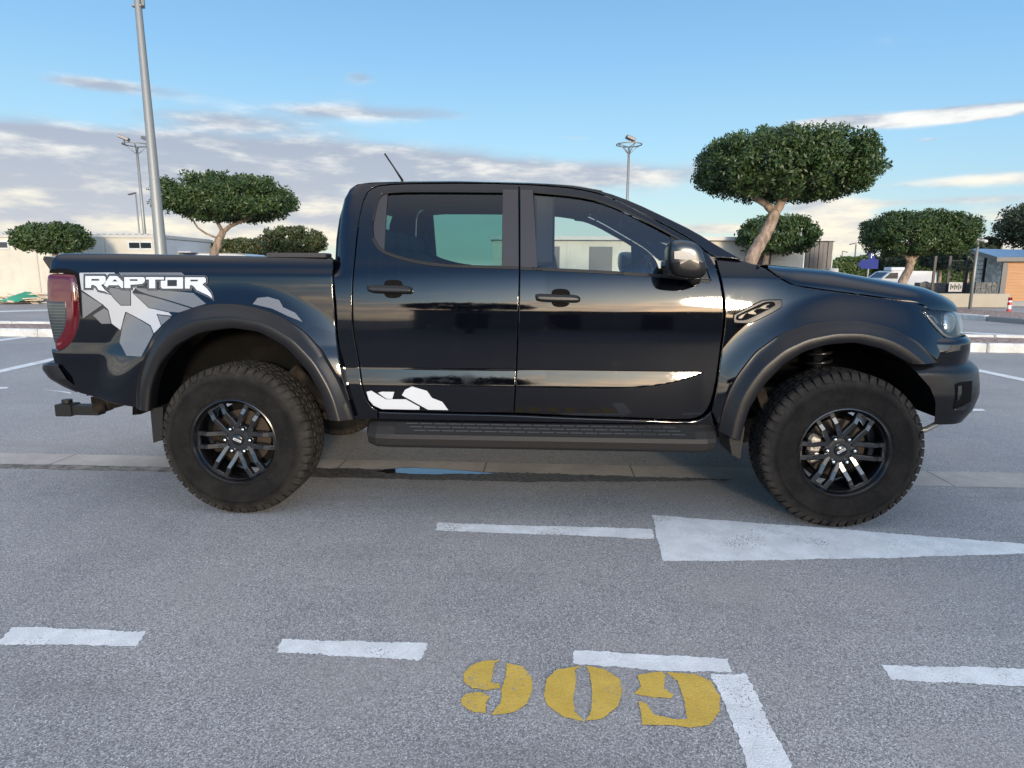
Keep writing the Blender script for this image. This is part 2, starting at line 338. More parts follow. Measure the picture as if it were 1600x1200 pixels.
class MB:
    def __init__(s): s.v = []; s.f = []
    def add(s, V, Fc):
        k = len(s.v); s.v += [tuple(map(float, v)) for v in V]; s.f += [tuple(i+k for i in f) for f in Fc]; return s
    def box(s, c, d, rot=None, bev=0.):
        hx, hy, hz = d[0]/2, d[1]/2, d[2]/2
        if bev > 0:
            b = min(bev, hx*.9, hy*.9, hz*.9); pts = []
            V = []; 
            for X in (-1, 1):
                for Y in (-1, 1):
                    for Z in (-1, 1):
                        V += [(X*hx, Y*(hy-b), Z*(hz-b)), (X*(hx-b), Y*hy, Z*(hz-b)), (X*(hx-b), Y*(hy-b), Z*hz)]
            def i(X, Y, Z, a): return (((X > 0)*4+(Y > 0)*2+(Z > 0))*3+a)
            Fc = []
            for sgn in (-1, 1):
                Fc.append((i(sgn, -1, -1, 0), i(sgn, 1, -1, 0), i(sgn, 1, 1, 0), i(sgn, -1, 1, 0)))
                Fc.append((i(-1, sgn, -1, 1), i(1, sgn, -1, 1), i(1, sgn, 1, 1), i(-1, sgn, 1, 1)))
                Fc.append((i(-1, -1, sgn, 2), i(1, -1, sgn, 2), i(1, 1, sgn, 2), i(-1, 1, sgn, 2)))
            for a in (-1, 1):
                for c_ in (-1, 1):
                    Fc.append((i(a, c_, -1, 0), i(a, c_, 1, 0), i(a, c_, 1, 1), i(a, c_, -1, 1)))
                    Fc.append((i(a, -1, c_, 0), i(a, 1, c_, 0), i(a, 1, c_, 2), i(a, -1, c_, 2)))
                    Fc.append((i(-1, a, c_, 1), i(1, a, c_, 1), i(1, a, c_, 2), i(-1, a, c_, 2)))
                    for e in (-1, 1): Fc.append((i(a, c_, e, 0), i(a, c_, e, 1), i(a, c_, e, 2)))
        else:
            V = [(x, y, z) for x in (-hx, hx) for y in (-hy, hy) for z in (-hz, hz)]
            Fc = [(0, 1, 3, 2), (4, 6, 7, 5), (0, 4, 5, 1), (2, 3, 7, 6), (0, 2, 6, 4), (1, 5, 7, 3)]
        Q = rot if rot else Matrix.Identity(3); c = Vector(c)
        return s.add([c+Q@Vector(v) for v in V], Fc)
    def tube(s, pts, rad, n=10, cap=True):
        pts = [Vector(p) for p in pts]; rad = rad if hasattr(rad, '__len__') else [rad]*len(pts); V = []; Fc = []; up = None
        for i, p in enumerate(pts):
            t = (pts[min(i+1, len(pts)-1)]-pts[max(i-1, 0)]).normalized()
            if up is None: up = t.orthogonal().normalized()
            up = (up-t*up.dot(t)).normalized(); b = t.cross(up)
            for k in range(n):
                a = 2*math.pi*k/n; V.append(p+(up*math.cos(a)+b*math.sin(a))*rad[i])
        for i in range(len(pts)-1):
            for k in range(n): Fc.append((i*n+k, i*n+(k+1) % n, (i+1)*n+(k+1) % n, (i+1)*n+k))
        if cap: Fc += [tuple(range(n))[::-1], tuple((len(pts)-1)*n+k for k in range(n))]
        return s.add(V, Fc)
    def prism(s, poly, y0, y1):          # polygon in (x, z) extruded along y
        n = len(poly); V = [(x, y0, z) for x, z in poly]+[(x, y1, z) for x, z in poly]
        return s.add(V, [tuple(range(n)), tuple(range(2*n-1, n-1, -1))]+[(i, i+n, (i+1) % n+n, (i+1) % n) for i in range(n)])
    def lathe(s, prof, c=(0, 0, 0), n=48, axis='y', closed=False, a0=0., a1=2*math.pi):   # prof: (radius, axial)
        V = []; Fc = []; m_ = len(prof); full = abs(a1-a0-2*math.pi) < 1e-6; cnt = n if full else n+1
        for i in range(cnt):
            a = a0+(a1-a0)*i/n; ca, sa = math.cos(a), math.sin(a)
            for r, h_ in prof:
                V.append((c[0]+r*ca, c[1]+h_, c[2]+r*sa) if axis == 'y' else (c[0]+r*ca, c[1]+r*sa, c[2]+h_))
        for i in range(n):
            j = (i+1) % cnt
            for k in range(m_ if closed else m_-1):
                k2 = (k+1) % m_; Fc.append((i*m_+k, i*m_+k2, j*m_+k2, j*m_+k))
        return s.add(V, Fc)
    def build(s, name, m, parent=None, smooth=False, angle=None):
        o = mk(name, s.v, s.f, m, parent, smooth)
        if smooth and angle: 
            try: o.data.set_sharp_from_angle(angle=R(angle))
            except Exception: pass
        return o
def rotz(a): return Matrix.Rotation(a, 3, 'Z')
def rotm(a, ax): return Matrix.Rotation(a, 3, ax)
# ================================================================== THE PICKUP
# body skin as half-width over (x, z): the slope of the side (degrees, + looks up) is integrated from a waist width
def profile(table, zref, wref):
    zs = np.linspace(.3, 2.0, 1701); ks = sorted(table); t = np.interp(zs, [k[0] for k in ks], [k[1] for k in ks])
    wv = -np.concatenate([[0], np.cumsum((np.tan(np.radians(t[1:]))+np.tan(np.radians(t[:-1])))/2*np.diff(zs))])
    wv += wref-np.interp(zref, zs, wv); return lambda z: np.interp(z, zs, wv)
prof_cab = profile([(.3, -14), (.50, -12), (.58, -6), (.68, -3), (.722, -2.5), (.732, 9.5), (.77, 9.8), (.808, 8.6), (.822, 3.0), (.84, 1.2), (.95, .9), (1.05, 1.8), (1.11, 3.0), (1.15, 4.6),
                    (1.19, 6.6), (1.23, 9.), (1.28, 13.), (1.33, 19.), (1.37, 22.), (1.42, 20.), (1.6, 21.), (1.75, 25.), (1.85, 32.), (2., 40.)], .95, .925)
prof_cab2 = profile([(.3, -14), (.50, -12), (.58, -6), (.70, -2), (.78, .2), (.84, 1.0), (.95, .9), (1.05, 1.8), (1.11, 3.0), (1.15, 4.6), (1.19, 6.6), (1.23, 9.), (1.28, 13.), (1.33, 19.), (1.37, 22.), (1.42, 20.), (1.6, 21.), (1.75, 25.), (1.85, 32.), (2., 40.)], .95, .925)
prof_bed = profile([(.3, -12), (.5, -8), (.62, -5), (.85, -2.), (.872, 0.), (.885, 6.5), (.93, 6.5), (.945, 1.), (1.05, 2.2), (1.15, 3.2), (1.25, 5.5), (1.295, 7.5), (1.31, 24.), (1.33, 27.), (1.35, 20.), (1.38, 30.), (1.40, 50.), (1.43, 66.), (1.5, 70), (2., 75)], .95, .925)
prof_fen = profile([(.3, -12), (.5, -8), (.7, -3), (.9, .5), (1.05, 2.5), (1.12, 4.5), (1.18, 7.), (1.24, 10), (1.275, 14.), (1.30, 16), (1.31, 26.), (1.335, 28), (1.37, 30), (2., 40)], .95, .925)
prof_fen2 = profile([(.3, -12), (.5, -8), (.7, -3), (.9, 1.), (1.0, 5.), (1.06, 10), (1.12, 14.5), (1.18, 17.), (1.24, 18.5), (1.29, 19.5), (1.30, 14), (1.31, 30.), (1.335, 30), (1.37, 30), (2., 40)], .95, .925)
def fend_top(x): return np.interp(x, [2.5, 2.9, 3.2, 3.5, 3.8, 4.05, 4.3], [1.352, 1.345, 1.33, 1.295, 1.25, 1.205, 1.16])
ARC = ((0., .415), (3.22, .415))
def bulge(x, z, cx, a=.045, r0=.60, L=.26):
    r = np.hypot(x-cx, (z-.46)*1.08); u = np.clip((r-r0)/L, 0, 1); s = 1-u*u*(3-2*u); return a*s
def W_cab(x, z):
    f = np.clip((x-1.90)/.60, 0, 1); hh = .092*(1-f**3)
    k = np.clip(.819-z, 0, None); e_ = .004; wv = prof_cab2(z)+.160*(k+hh-np.sqrt((k-hh)**2+e_**2)-(hh-np.sqrt(hh**2+e_**2)))/2
    xr = np.interp(z, [.5, 1.36, 1.5, 1.64, 1.73, 1.77, 1.80, 1.82], [.55, .548, .543, .550, .563, .583, .61, .66])      # rear corner of the cab rounds off
    d = np.clip((x-xr)/.085, 0, 1)
    wv = wv-np.where(z > 1.30, .07*(1-np.sqrt(np.maximum(1-(1-d)**2, 0))), 0)*np.clip((z-1.3)/.06, 0, 1)
    u = np.clip((z-1.36)/.45, 0, 1)
    wv = wv-np.clip((x-1.7)/1.3, 0, 2.)**2*.055*u
    return wv
def W_bed(x, z):
    r = .12; d = np.clip((x+1.085)/r, 0, 1)
    wv = prof_bed(z)+bulge(x, z, 0., .062, .60, .27)-r*(1-np.sqrt(np.maximum(1-(1-d)**2, 0)))*.75
    return wv-np.clip((-x-.7)/.5, 0, 1.5)**2*.02
def W_fen(x, z):
    zz = z+(1.352-fend_top(x))
    f = np.clip((x-2.72)/.45, 0, 1); f = f*f*(3-2*f)
    wv = prof_fen(zz)*(1-f)+prof_fen2(zz)*f+bulge(x, z, 3.22, .055, .60, .24)
    return wv-np.clip((x-3.50)/.42, 0, 2)**2.2*.19
def unproj(px, py, Wf, off=0.):
    d = ray(px, py); y = -.93
    for _ in range(12):
        t = (y-CC[1])/d[1]; P = CC+d*t; y = .5*y+.5*(-(float(Wf(P[0], P[2]))+off))
    return (P[0], P[2])
def poly(pts, Wf, off=0., chaikin=1, z=None):
    """Trace in photo pixels -> outline on the body skin; a third value marks a sharp corner."""
    if z: pts = [(z[0]+p[0]/z[2], z[1]+p[1]/z[2])+tuple(p[2:]) for p in pts]
    q = [unproj(p[0], p[1], Wf, off)+(len(p) > 2,) for p in pts]
    for _ in range(chaikin):
        o = []; n = len(q)
        for i in range(n):
            a, b = q[i], q[(i+1) % n]
            if a[2]: o.append(a)
            else: o.append((a[0]*.75+b[0]*.25, a[1]*.75+b[1]*.25, False))
            if not b[2]: o.append((a[0]*.25+b[0]*.75, a[1]*.25+b[1]*.75, False))
        q = o
    return np.array([(a, b) for a, b, _ in q])
def area(p): return .5*np.sum(p[:, 0]*np.roll(p[:, 1], -1)-np.roll(p[:, 0], -1)*p[:, 1])
def ccw(p): return p if area(p) > 0 else p[::-1]
def inset(p, d):
    p = ccw(np.array(p)); n = len(p); o = []
    for i in range(n):
        a, b, c = p[i-1], p[i], p[(i+1) % n]
        e1 = b-a; e2 = c-b; l1 = np.hypot(*e1)+1e-9; l2 = np.hypot(*e2)+1e-9
        n1 = np.array([-e1[1], e1[0]])/l1; n2 = np.array([-e2[1], e2[0]])/l2; k = 1+n1@n2
        o.append(b+(n1+n2)/max(k, .35)*d)
    return np.array(o)
def resample(p, s):
    o = []; n = len(p)
    for i in range(n):
        a, b = p[i], p[(i+1) % n]; k = max(1, int(math.ceil(np.hypot(*(b-a))/s)))
        o += [a+(b-a)*j/k for j in range(k)]
    return np.array(o)
def inside(P, pl):
    x, y = P[:, 0], P[:, 1]; r = np.zeros(len(P), bool); n = len(pl)
    for i in range(n):
        x1, y1 = pl[i]; x2, y2 = pl[(i+1) % n]
        if y1 == y2: continue
        c = ((y1 > y) != (y2 > y)) & (x < (x2-x1)*(y-y1)/(y2-y1)+x1); r ^= c
    return r
def dist(P, loops):
    best = np.full(len(P), 1e9); gr = np.zeros((len(P), 2))
    for lp in loops:
        n = len(lp)
        for i in range(n):
            a, b = lp[i], lp[(i+1) % n]; e = b-a; L = e@e+1e-12; t = np.clip(((P-a)@e)/L, 0, 1)
            q = a+t[:, None]*e; dv = P-q; dd = np.hypot(dv[:, 0], dv[:, 1]); m_ = dd < best; best[m_] = dd[m_]; gr[m_] = dv[m_]
    return best, gr/np.maximum(np.hypot(gr[:, 0], gr[:, 1]), 1e-9)[:, None]
def skin(name, loops, Wf, m, parent, off=0., er=.004, depth=None, grid=.02, bs=.012, thick=.018, gap=0., sides=(1,), smoothn=True, label=None):
    """A panel of the body: outline(s) on the skin, edge rounded over er and bent er (or depth) inwards, turned in by thick. sides: 1 near, -1 its mirror."""
    loops = [ccw(np.array(l)) for l in loops]
    if gap: loops = [inset(loops[0], gap)]+[inset(l, -gap) for l in loops[1:]]
    loops = [resample(l, bs) for l in loops]; depth = er if depth is None else depth
    pts = []; edges = []
    for l in loops:
        k = len(pts); n = len(l); pts += list(l); edges += [(k+i, k+(i+1) % n) for i in range(n)]
    nb = len(pts); lo = loops[0].min(0); hi = loops[0].max(0)
    def ok(P): 
        r = inside(P, loops[0])
        for l in loops[1:]: r &= ~inside(P, l)
        return r
    extra = []
    if er > 0:
        for fr in (.07, .25, .55, 1.):
            for i, l in enumerate(loops):
                q = inset(l, er*fr if i == 0 else -er*fr); q = q[ok(q)]
                if len(q): dd, _ = dist(q, loops); extra.append(q[dd > er*fr*.9])
    gx = np.arange(lo[0]+grid*.37, hi[0], grid); gz = np.arange(lo[1]+grid*.41, hi[1], grid)
    G = np.stack(np.meshgrid(gx, gz), -1).reshape(-1, 2); G = G[ok(G)]
    if len(G): dd, _ = dist(G, loops); extra.append(G[dd > max(er*1.15, grid*.35)])
    allp = np.concatenate([np.array(pts)]+extra) if extra else np.array(pts)
    V2, _, F2, ov, _, _ = delaunay_2d_cdt([Vector(p) for p in allp], edges, [], 0, 1e-6, True)
    A = np.array([tuple(v) for v in V2]); F2 = np.array([f for f in F2 if len(f) == 3])
    cen = A[F2].mean(1); keep = ok(cen); F2 = F2[keep]
    a2 = np.cross(A[F2[:, 1]]-A[F2[:, 0]], A[F2[:, 2]]-A[F2[:, 0]]); F2[a2 < 0] = F2[a2 < 0][:, ::-1]
    d, g = dist(A, loops)
    wv = Wf(A[:, 0], A[:, 1])+off; h = .0015
    gxn = (Wf(A[:, 0]+h, A[:, 1])-Wf(A[:, 0]-h, A[:, 1]))/(2*h); gzn = (Wf(A[:, 0], A[:, 1]+h)-Wf(A[:, 0], A[:, 1]-h))/(2*h)
    N = np.stack([-gxn, -np.ones(len(A)), -gzn], 1); N /= np.linalg.norm(N, axis=1)[:, None]
    if er > 0:
        u = np.clip(d/er, 0, 1); drop = depth*(1-np.sqrt(np.maximum(1-(1-u)**2, 0))); wv = wv-drop
        s_ = np.clip((1-u), 0, .97)*min(1., depth/er*1.0); c_ = np.sqrt(1-s_**2)
        N = N*c_[:, None]+np.stack([-g[:, 0], 0*d, -g[:, 1]], 1)*s_[:, None]; N /= np.linalg.norm(N, axis=1)[:, None]
    N[:, 0] = np.nan_to_num(N[:, 0])
    V3 = np.stack([A[:, 0], -wv, A[:, 1]], 1); faces = [tuple(map(int, f)) for f in F2]
    # turned-in rim: match boundary vertices to their place
    if thick > 0:
        base = len(V3); idx = []
        for k in range(nb):
            j = int(np.argmin((A[:, 0]-pts[k][0])**2+(A[:, 1]-pts[k][1])**2)); idx.append(j)
        ring = V3[idx].copy(); inn = ring+np.array([0, thick, 0]); V3 = np.concatenate([V3, ring, inn])
        gN = np.zeros((nb, 3)); 
        k = 0
        for li, l in enumerate(loops):
            n = len(l); e = np.roll(l, -1, 0)-np.roll(l, 1, 0); nn_ = np.stack([e[:, 1], np.zeros(n), -e[:, 0]], 1)
            if li: nn_ = -nn_*np.sign(area(l))*-1*-1
            gN[k:k+n] = nn_; k += n
        gN /= np.linalg.norm(gN, axis=1)[:, None]+1e-9
        N = np.concatenate([N, gN, gN]); k = 0
        for li, l in enumerate(loops):
            n = len(l)
            for i in range(n):
                a, b = base+k+i, base+k+(i+1) % n; q = (a, a+nb, b+nb, b) if li == 0 else (b, b+nb, a+nb, a); faces.append(q)
            k += n
    res = []
    for s in sides:
        VV = V3.copy(); NN = N.copy(); ff = faces
        if s < 0: VV[:, 1] *= -1; NN[:, 1] *= -1; ff = [f[::-1] for f in faces]
        o = mk(name, VV, ff, m, parent, True, NN); 
        if label: o['label'] = label
        res.append(o)
    return res
BOTH = (1, -1)
mat('mirror_cap', (.010, .0115, .014), .28, ior=1.6)
T = empty('pickup_truck', 'glossy black four-door pickup truck with black wheels and grey and white graphics', 'pickup truck')
def G(z, *pts): return [(z[0]+p[0]/z[2], z[1]+p[1]/z[2])+tuple(p[2:]) for p in pts]

# --- doors
rear_open = [(604, 300.5, 1), (785.5, 300.5, 1), (785, 415, 1), (735, 414), (690, 412), (655, 407.5), (625, 401), (600, 392), (588, 382), (583.5, 366), (583, 345), (586, 325), (592, 306)]
rear_open[0] = (606, 299.5)
rd = [(571, 303), (585, 291.5), (610, 288.5), (640, 287), (740, 286), (811, 288, 1), (812, 360), (812, 445), (809, 520), (807, 582), (803, 645.5, 1), (730, 645), (656, 643), (600, 641.5), (583, 637), (571, 622), (565, 598), (558, 550), (552, 520), (550.5, 470), (551, 445), (554, 410), (557, 375), (562, 340)]
fd = [(811, 288, 1), (850, 290), (900, 294.5), (940, 303.5), (975, 318), (1012, 337.5), (1050, 357.5), (1080, 374), (1104, 393), (1117, 412), (1125, 437), (1130, 465), (1131, 497), (1129, 520), (1124, 560), (1117.5, 607), (1108, 638), (1094, 652), (1072, 656.5), (1000, 653.5), (900, 650.5), (803, 645.5, 1), (807, 582), (809, 520), (812, 445), (812, 360)]
front_open = [(834, 301, 1), (870, 303), (900, 307), (935, 314.5), (968, 327), (1005, 345), (1042, 364), (1072, 382), (1094, 401), (1104, 420), (1109, 437, 1), (1060, 431.5), (1020, 427.5), (930, 422), (839, 418, 1), (837, 380)]
P_rd, P_fd = poly(rd, W_cab), poly(fd, W_cab)
P_ro, P_fo = poly(rear_open, W_cab), poly(front_open, W_cab)
doors = {}
for nm, outl, op in (('front', P_fd, P_fo), ('rear', P_rd, P_ro)):
    doors[nm] = skin('door', [outl, op], W_cab, 'black_paint', T, gap=.0022, er=.0035, thick=.03, sides=BOTH, grid=.0095)
def on_doors(name, which, loops, m, **kw):
    if not isinstance(loops, list): loops = [loops]
    out_ = []
    for s, d_ in zip(BOTH, doors[which]): out_ += skin(name, loops, W_cab, m, d_, sides=(s,), **kw)
    return out_
# glass, pillar trims, waist seals
P_rg = poly([(604, 300.5, 1), (785.5, 300.5, 1), (785, 415, 1), (690, 412), (655, 408), (625, 401), (598, 391, 1), (600, 345)], W_cab)
on_doors('window_glass', 'rear', P_rg, 'privacy_glass', off=-.012, er=0, thick=0)
on_doors('quarter_trim', 'rear', poly([(590, 306), (606, 299.5, 1), (602.5, 345), (600, 393, 1), (588, 383), (582.5, 366), (583.5, 332)], W_cab), 'pillar_trim', off=-.004, er=.003, thick=.012)
P_fg = poly([(834, 301, 1), (900, 307), (935, 314.5), (1005, 345), (1050, 369, 1), (1058, 431, 1), (1020, 427.5), (930, 422), (839, 418, 1)], W_cab)
on_doors('window_glass', 'front', P_fg, 'clear_glass', off=-.012, er=0, thick=0)
on_doors('mirror_sail', 'front', poly([(1048, 368, 1), (1072, 382), (1094, 401), (1104, 420), (1109, 437, 1), (1056, 431, 1)], W_cab), 'matte_plastic', off=-.003, er=.003, thick=.012)
on_doors('pillar_trim', 'rear', poly([(785.5, 296, 1), (809.5, 296.5, 1), (810.5, 416, 1), (784, 415.5, 1)], W_cab), 'pillar_trim', off=.0025, er=.0025, thick=.01)
on_doors('pillar_trim', 'front', poly([(813, 296.5, 1), (833, 297, 1), (840, 418, 1), (813, 416.5, 1)], W_cab), 'pillar_trim', off=.0025, er=.0025, thick=.01)
def strip(pts, wpx):          # a band wpx pixels wide along a traced line
    n = len(pts); up, dn = [], []
    for i in range(n):
        a = np.array(pts[max(i-1, 0)], float); b = np.array(pts[min(i+1, n-1)], float); e = (b-a)/np.hypot(*(b-a)); q = np.array([-e[1], e[0]])*wpx/2
        up.append(tuple(np.array(pts[i])-q)); dn.append(tuple(np.array(pts[i])+q))
    return [up[0]+(1,)]+up[1:-1]+[up[-1]+(1,), dn[-1]+(1,)]+dn[1:-1][::-1]+[dn[0]+(1,)]
on_doors('waist_seal', 'rear', poly(strip([(583, 372), (590, 386), (602, 395), (625, 403), (655, 410), (690, 414.5), (735, 416.5), (810, 418)], 5), W_cab), 'black_rubber', off=.003, er=.0015, thick=.008, bs=.02)
on_doors('waist_seal', 'front', poly(strip([(813, 419), (930, 424.3), (1020, 430), (1060, 434), (1109, 440)], 5), W_cab), 'black_rubber', off=.003, er=.0015, thick=.008, bs=.02)
on_doors('window_channel', 'rear', poly(strip([(583, 345), (587, 322), (592, 307), (606, 299), (700, 298.8), (786, 299.5)], 3), W_cab), 'black_rubber', off=.002, er=.001, thick=.008, bs=.02)
on_doors('window_channel', 'front', poly(strip([(834, 300), (900, 305.7), (938, 313.8), (970, 326), (1006, 344), (1044, 363.5), (1074, 381.5), (1096, 400), (1106, 420)], 3), W_cab), 'black_rubber', off=.002, er=.001, thick=.008, bs=.02)
# handles: flat dark patch painted for the cup's shade, a bar over it
for which, dx, dy in (('rear', 0, 0), ('front', 261.5, 14.)):
    cup = [(600, 450), (600, 441), (606, 437), (622, 437), (629, 441), (630, 450), (629, 461), (622, 466), (606, 466), (600, 461)]
    cup = poly([(a+dx, b+dy) for a, b in cup], W_cab)
    cups = on_doors('handle_cup_shade', which, cup, 'dark_void', off=.001, er=.002, thick=.004, grid=.01)
    bar = [(574.5, 450), (575.5, 444.5), (600, 445.5), (630, 446), (643, 448), (646, 453.5), (643, 458.5), (630, 458.5), (600, 458), (577, 456.5)]
    bar = poly([(a+dx, b+dy) for a, b in bar], W_cab)
    on_doors('door_handle', which, bar, 'matte_plastic', off=.034, er=.016, depth=.018, thick=.024, grid=.006, bs=.006)
# --- cab side frame (rear pillar, cant rail, windscreen pillar) and sill
cab_top = [(524, 405), (525.5, 375), (531, 335), (539, 309), (547, 295.5), (558, 288.5), (580, 285.5), (640, 284), (715, 283.5), (840, 286.5), (900, 290.5), (945, 299), (990, 315.5), (1040, 339), (1085, 361), (1125, 386), (1160, 405.5, 1)]
cabp = [(553, 655, 1), (541, 611), (531, 560), (526.5, 510), (524.5, 460)]+cab_top+[(1117, 401.5, 1), (1104, 392.6), (1080, 373.6), (1050, 357), (1012, 337), (975, 317.5), (940, 303), (900, 294), (850, 289.5), (811, 287.5), (740, 285.5), (640, 286.5), (610, 288), (585, 291), (570.5, 303), (561.5, 340), (556.5, 375), (553.5, 410), (550.5, 445), (550, 470), (551.5, 520), (557.5, 550), (564.5, 598), (570.5, 622), (582.5, 637.5), (590, 641, 1), (590, 655, 1)]
P_cab = poly(cabp, W_cab)
skin('cab_side', [P_cab], W_cab, 'black_paint', T, gap=.0012, er=.004, thick=.05, sides=BOTH)
skin('sill', [poly([(590, 643, 1), (656, 645.5), (800, 648.5), (900, 653), (1000, 656), (1072, 659), (1096, 656), (1112, 642, 1), (1122, 672, 1), (1072, 672), (900, 666), (700, 660), (590, 657, 1)], W_cab)], W_cab, 'black_paint', T, off=-.004, er=.01, thick=.05, sides=BOTH)
# --- bed side
P_bed = poly([(521, 405, 1), (521.5, 470), (524, 520), (531, 570), (546, 625, 1), (523, 655, 1), (480, 560), (430, 512), (366, 497), (300, 507), (255, 545), (236, 590), (225, 637, 1), (219, 637.5, 1), (165, 627), (111, 611), (97, 590), (84, 565, 1), (80, 545, 1), (88, 549), (103, 543), (115, 527), (123, 505), (124, 470), (123, 443), (117, 428), (105, 424), (78, 424, 1), (78.5, 412), (84, 402), (92, 396.5), (110, 395.5), (190, 396.3), (440, 401)], W_bed)
bedm = skin('bed_side', [P_bed], W_bed, 'black_paint', T, er=.006, thick=.05, sides=BOTH, grid=.011)
# tail lamp
rl = (40, 260, 4.)
P_tl = poly(G(rl, (133, 690), (150, 670), (280, 672), (312, 690), (326, 800), (330, 1000), (305, 1080), (250, 1140), (190, 1158), (181, 1100), (152, 950), (136, 830)), W_bed)
for s, b in zip(BOTH, bedm):
    tl = skin('tail_lamp', [P_tl], W_bed, 'red_lens', b, off=.012, er=.03, depth=.022, thick=.05, sides=(s,), grid=.01, bs=.008)[0]
    skin('smoked_lens', [poly(G(rl, (137, 835, 1), (266, 842, 1), (272, 900), (270, 980), (245, 1050), (205, 1094), (184, 1098), (178, 1060), (152, 950)), W_bed)], W_bed, 'smoked_lens', tl, off=.0145, er=.012, depth=.012, thick=.004, sides=(s,), grid=.01, bs=.008)
    skin('lamp_surround', [poly(G(rl, (150, 648, 1), (180, 636), (270, 640), (315, 655), (338, 680), (344, 800), (352, 935), (344, 940), (333, 790), (316, 685), (285, 666), (150, 668, 1)), W_bed)], W_bed, 'dark_void', b, off=.002, er=.001, thick=.004, sides=(s,), grid=.02, bs=.01)
# --- front wing
P_wing = poly([(1118.5, 402, 1), (1140, 403), (1161, 407), (1180, 414), (1199, 421), (1217, 434.5), (1241, 446.5), (1312, 456.5), (1399, 468.5), (1441, 475.5), (1452, 485.5, 1), (1440, 486, 1), (1459, 512.5), (1479, 531, 1), (1472, 548), (1464, 563, 1), (1437, 543), (1400, 522), (1350, 512), (1300, 512), (1240, 530), (1190, 567), (1165, 610), (1150, 650), (1125, 671, 1), (1112, 642, 1), (1120, 607), (1126, 560), (1131.5, 520), (1133.5, 497), (1132.5, 465), (1127, 437), (1121, 415)], W_fen)
wing = skin('front_wing', [P_wing], W_fen, 'black_paint', T, er=.004, thick=.04, sides=BOTH, grid=.010, gap=.0008)
r5 = (1020, 340, 1467/220)
for s, b in zip(BOTH, wing):
    vo = G(r5, (833, 1020), (850, 1000), (1110, 868), (1160, 853), (1340, 848), (1348, 860), (1346, 925), (1335, 945), (1040, 1100), (1000, 1108), (850, 1105), (835, 1090))
    vi = G(r5, (872, 1040), (885, 1020), (1130, 905), (1180, 885), (1262, 885), (1265, 915), (1010, 1040), (960, 1062), (875, 1062))
    vent = skin('side_vent', [poly(vo, W_fen), poly(vi, W_fen)], W_fen, 'matte_plastic', b, off=.007, er=.006, thick=.012, sides=(s,), grid=.008, bs=.006)[0]
    skin('vent_backing', [poly(vi, W_fen)], W_fen, 'dark_void', vent, off=.0015, er=0, thick=.003, sides=(s,), grid=.02, bs=.01)
    for fin in (((880, 1055), (890, 1025), (990, 975), (1010, 975), (960, 1010), (930, 1058)), ((945, 1000), (1110, 925), (1150, 945), (1050, 965), (1085, 1000), (1075, 1018)), ((1085, 945), (1180, 892), (1240, 895), (1170, 930), (1225, 938), (1190, 962))):
        skin('vent_fin', [poly(G(r5, *fin), W_fen)], W_fen, 'vent_metal', vent, off=.006, er=.004, thick=.004, sides=(s,), grid=.01, bs=.008)
    r8 = (1100, 480, 3.2); r6 = (1400, 450, 4.8)
    hl = G(r6, (195, 172), (215, 160), (290, 166), (455, 178, 1), (490, 205), (514, 290), (519, 370), (512, 405, 1), (440, 400), (370, 370), (330, 330), (260, 255))
    L_ = skin('headlight', [poly(hl, W_fen)], W_fen, 'lamp_glass', b, off=.006, er=.02, depth=.012, thick=.0, sides=(s,), grid=.01, bs=.008)[0]
    skin('lamp_housing', [poly(hl, W_fen)], W_fen, 'lamp_black', L_, off=-.028, er=.015, depth=.006, thick=.02, sides=(s,), grid=.012, bs=.01)
    skin('lamp_reflector', [poly(G(r6, (385, 186), (448, 190), (470, 230), (466, 300), (432, 346), (398, 334), (380, 260)), W_fen)], W_fen, 'clear_lens_inner', L_, off=-.012, er=.03, depth=.02, thick=.004, sides=(s,), grid=.006, bs=.006)
    skin('lamp_reflector', [poly(G(r6, (250, 196), (330, 186), (372, 190), (366, 290), (330, 296), (290, 240)), W_fen)], W_fen, 'mirror_cap', L_, off=-.012, er=.025, depth=.018, thick=.004, sides=(s,), grid=.006, bs=.006)
    skin('running_light', [poly(G(r6, (232, 200, 1), (250, 205), (330, 300), (380, 352), (440, 372), (500, 382, 1), (500, 398, 1), (440, 392), (366, 365), (330, 328), (262, 250)), W_fen)], W_fen, 'signal_lens', L_, off=-.006, er=.004, thick=.004, sides=(s,), grid=.01, bs=.008)
# --- roof, windscreen, rear wall: cross-sections across the cab
def cross(xs_, ze, we, crown, n=28, powr=2.4, xo=None):
    V = []
    for i, x in enumerate(xs_):
        for k in range(n+1):
            s = -1+2*k/n; s = math.copysign(abs(s)**.8, s)
            y = we[i]*s; V.append((x+(xo(s, i) if xo else 0), y, ze[i]+crown[i]*(1-abs(s)**powr)))
    return V, [(i*(n+1)+k, (i+1)*(n+1)+k, (i+1)*(n+1)+k+1, i*(n+1)+k+1) for i in range(len(xs_)-1) for k in range(n)]
top = np.array([unproj(p[0], p[1]-.5, W_cab) for p in cab_top]); 
roof_pts = top[4:12]; xs_ = np.concatenate([np.linspace(roof_pts[0][0], roof_pts[-1][0], 34)])
zs_ = np.interp(xs_, roof_pts[:, 0], roof_pts[:, 1]); ws_ = np.array([float(W_cab(x, z)) for x, z in zip(xs_, zs_)])+.0005
crn = .05*np.clip((xs_-xs_[0])/.10, .25, 1)**.5*np.clip((xs_[-1]-xs_)/.35, .55, 1)
V, Fc = cross(xs_, zs_, ws_, crn); mk('roof', V, Fc, 'black_paint', T, True)
V, Fc = cross(xs_, zs_-.03, ws_-.03, crn*.6); mk('headliner', V, Fc, 'seat_fabric', T, True)
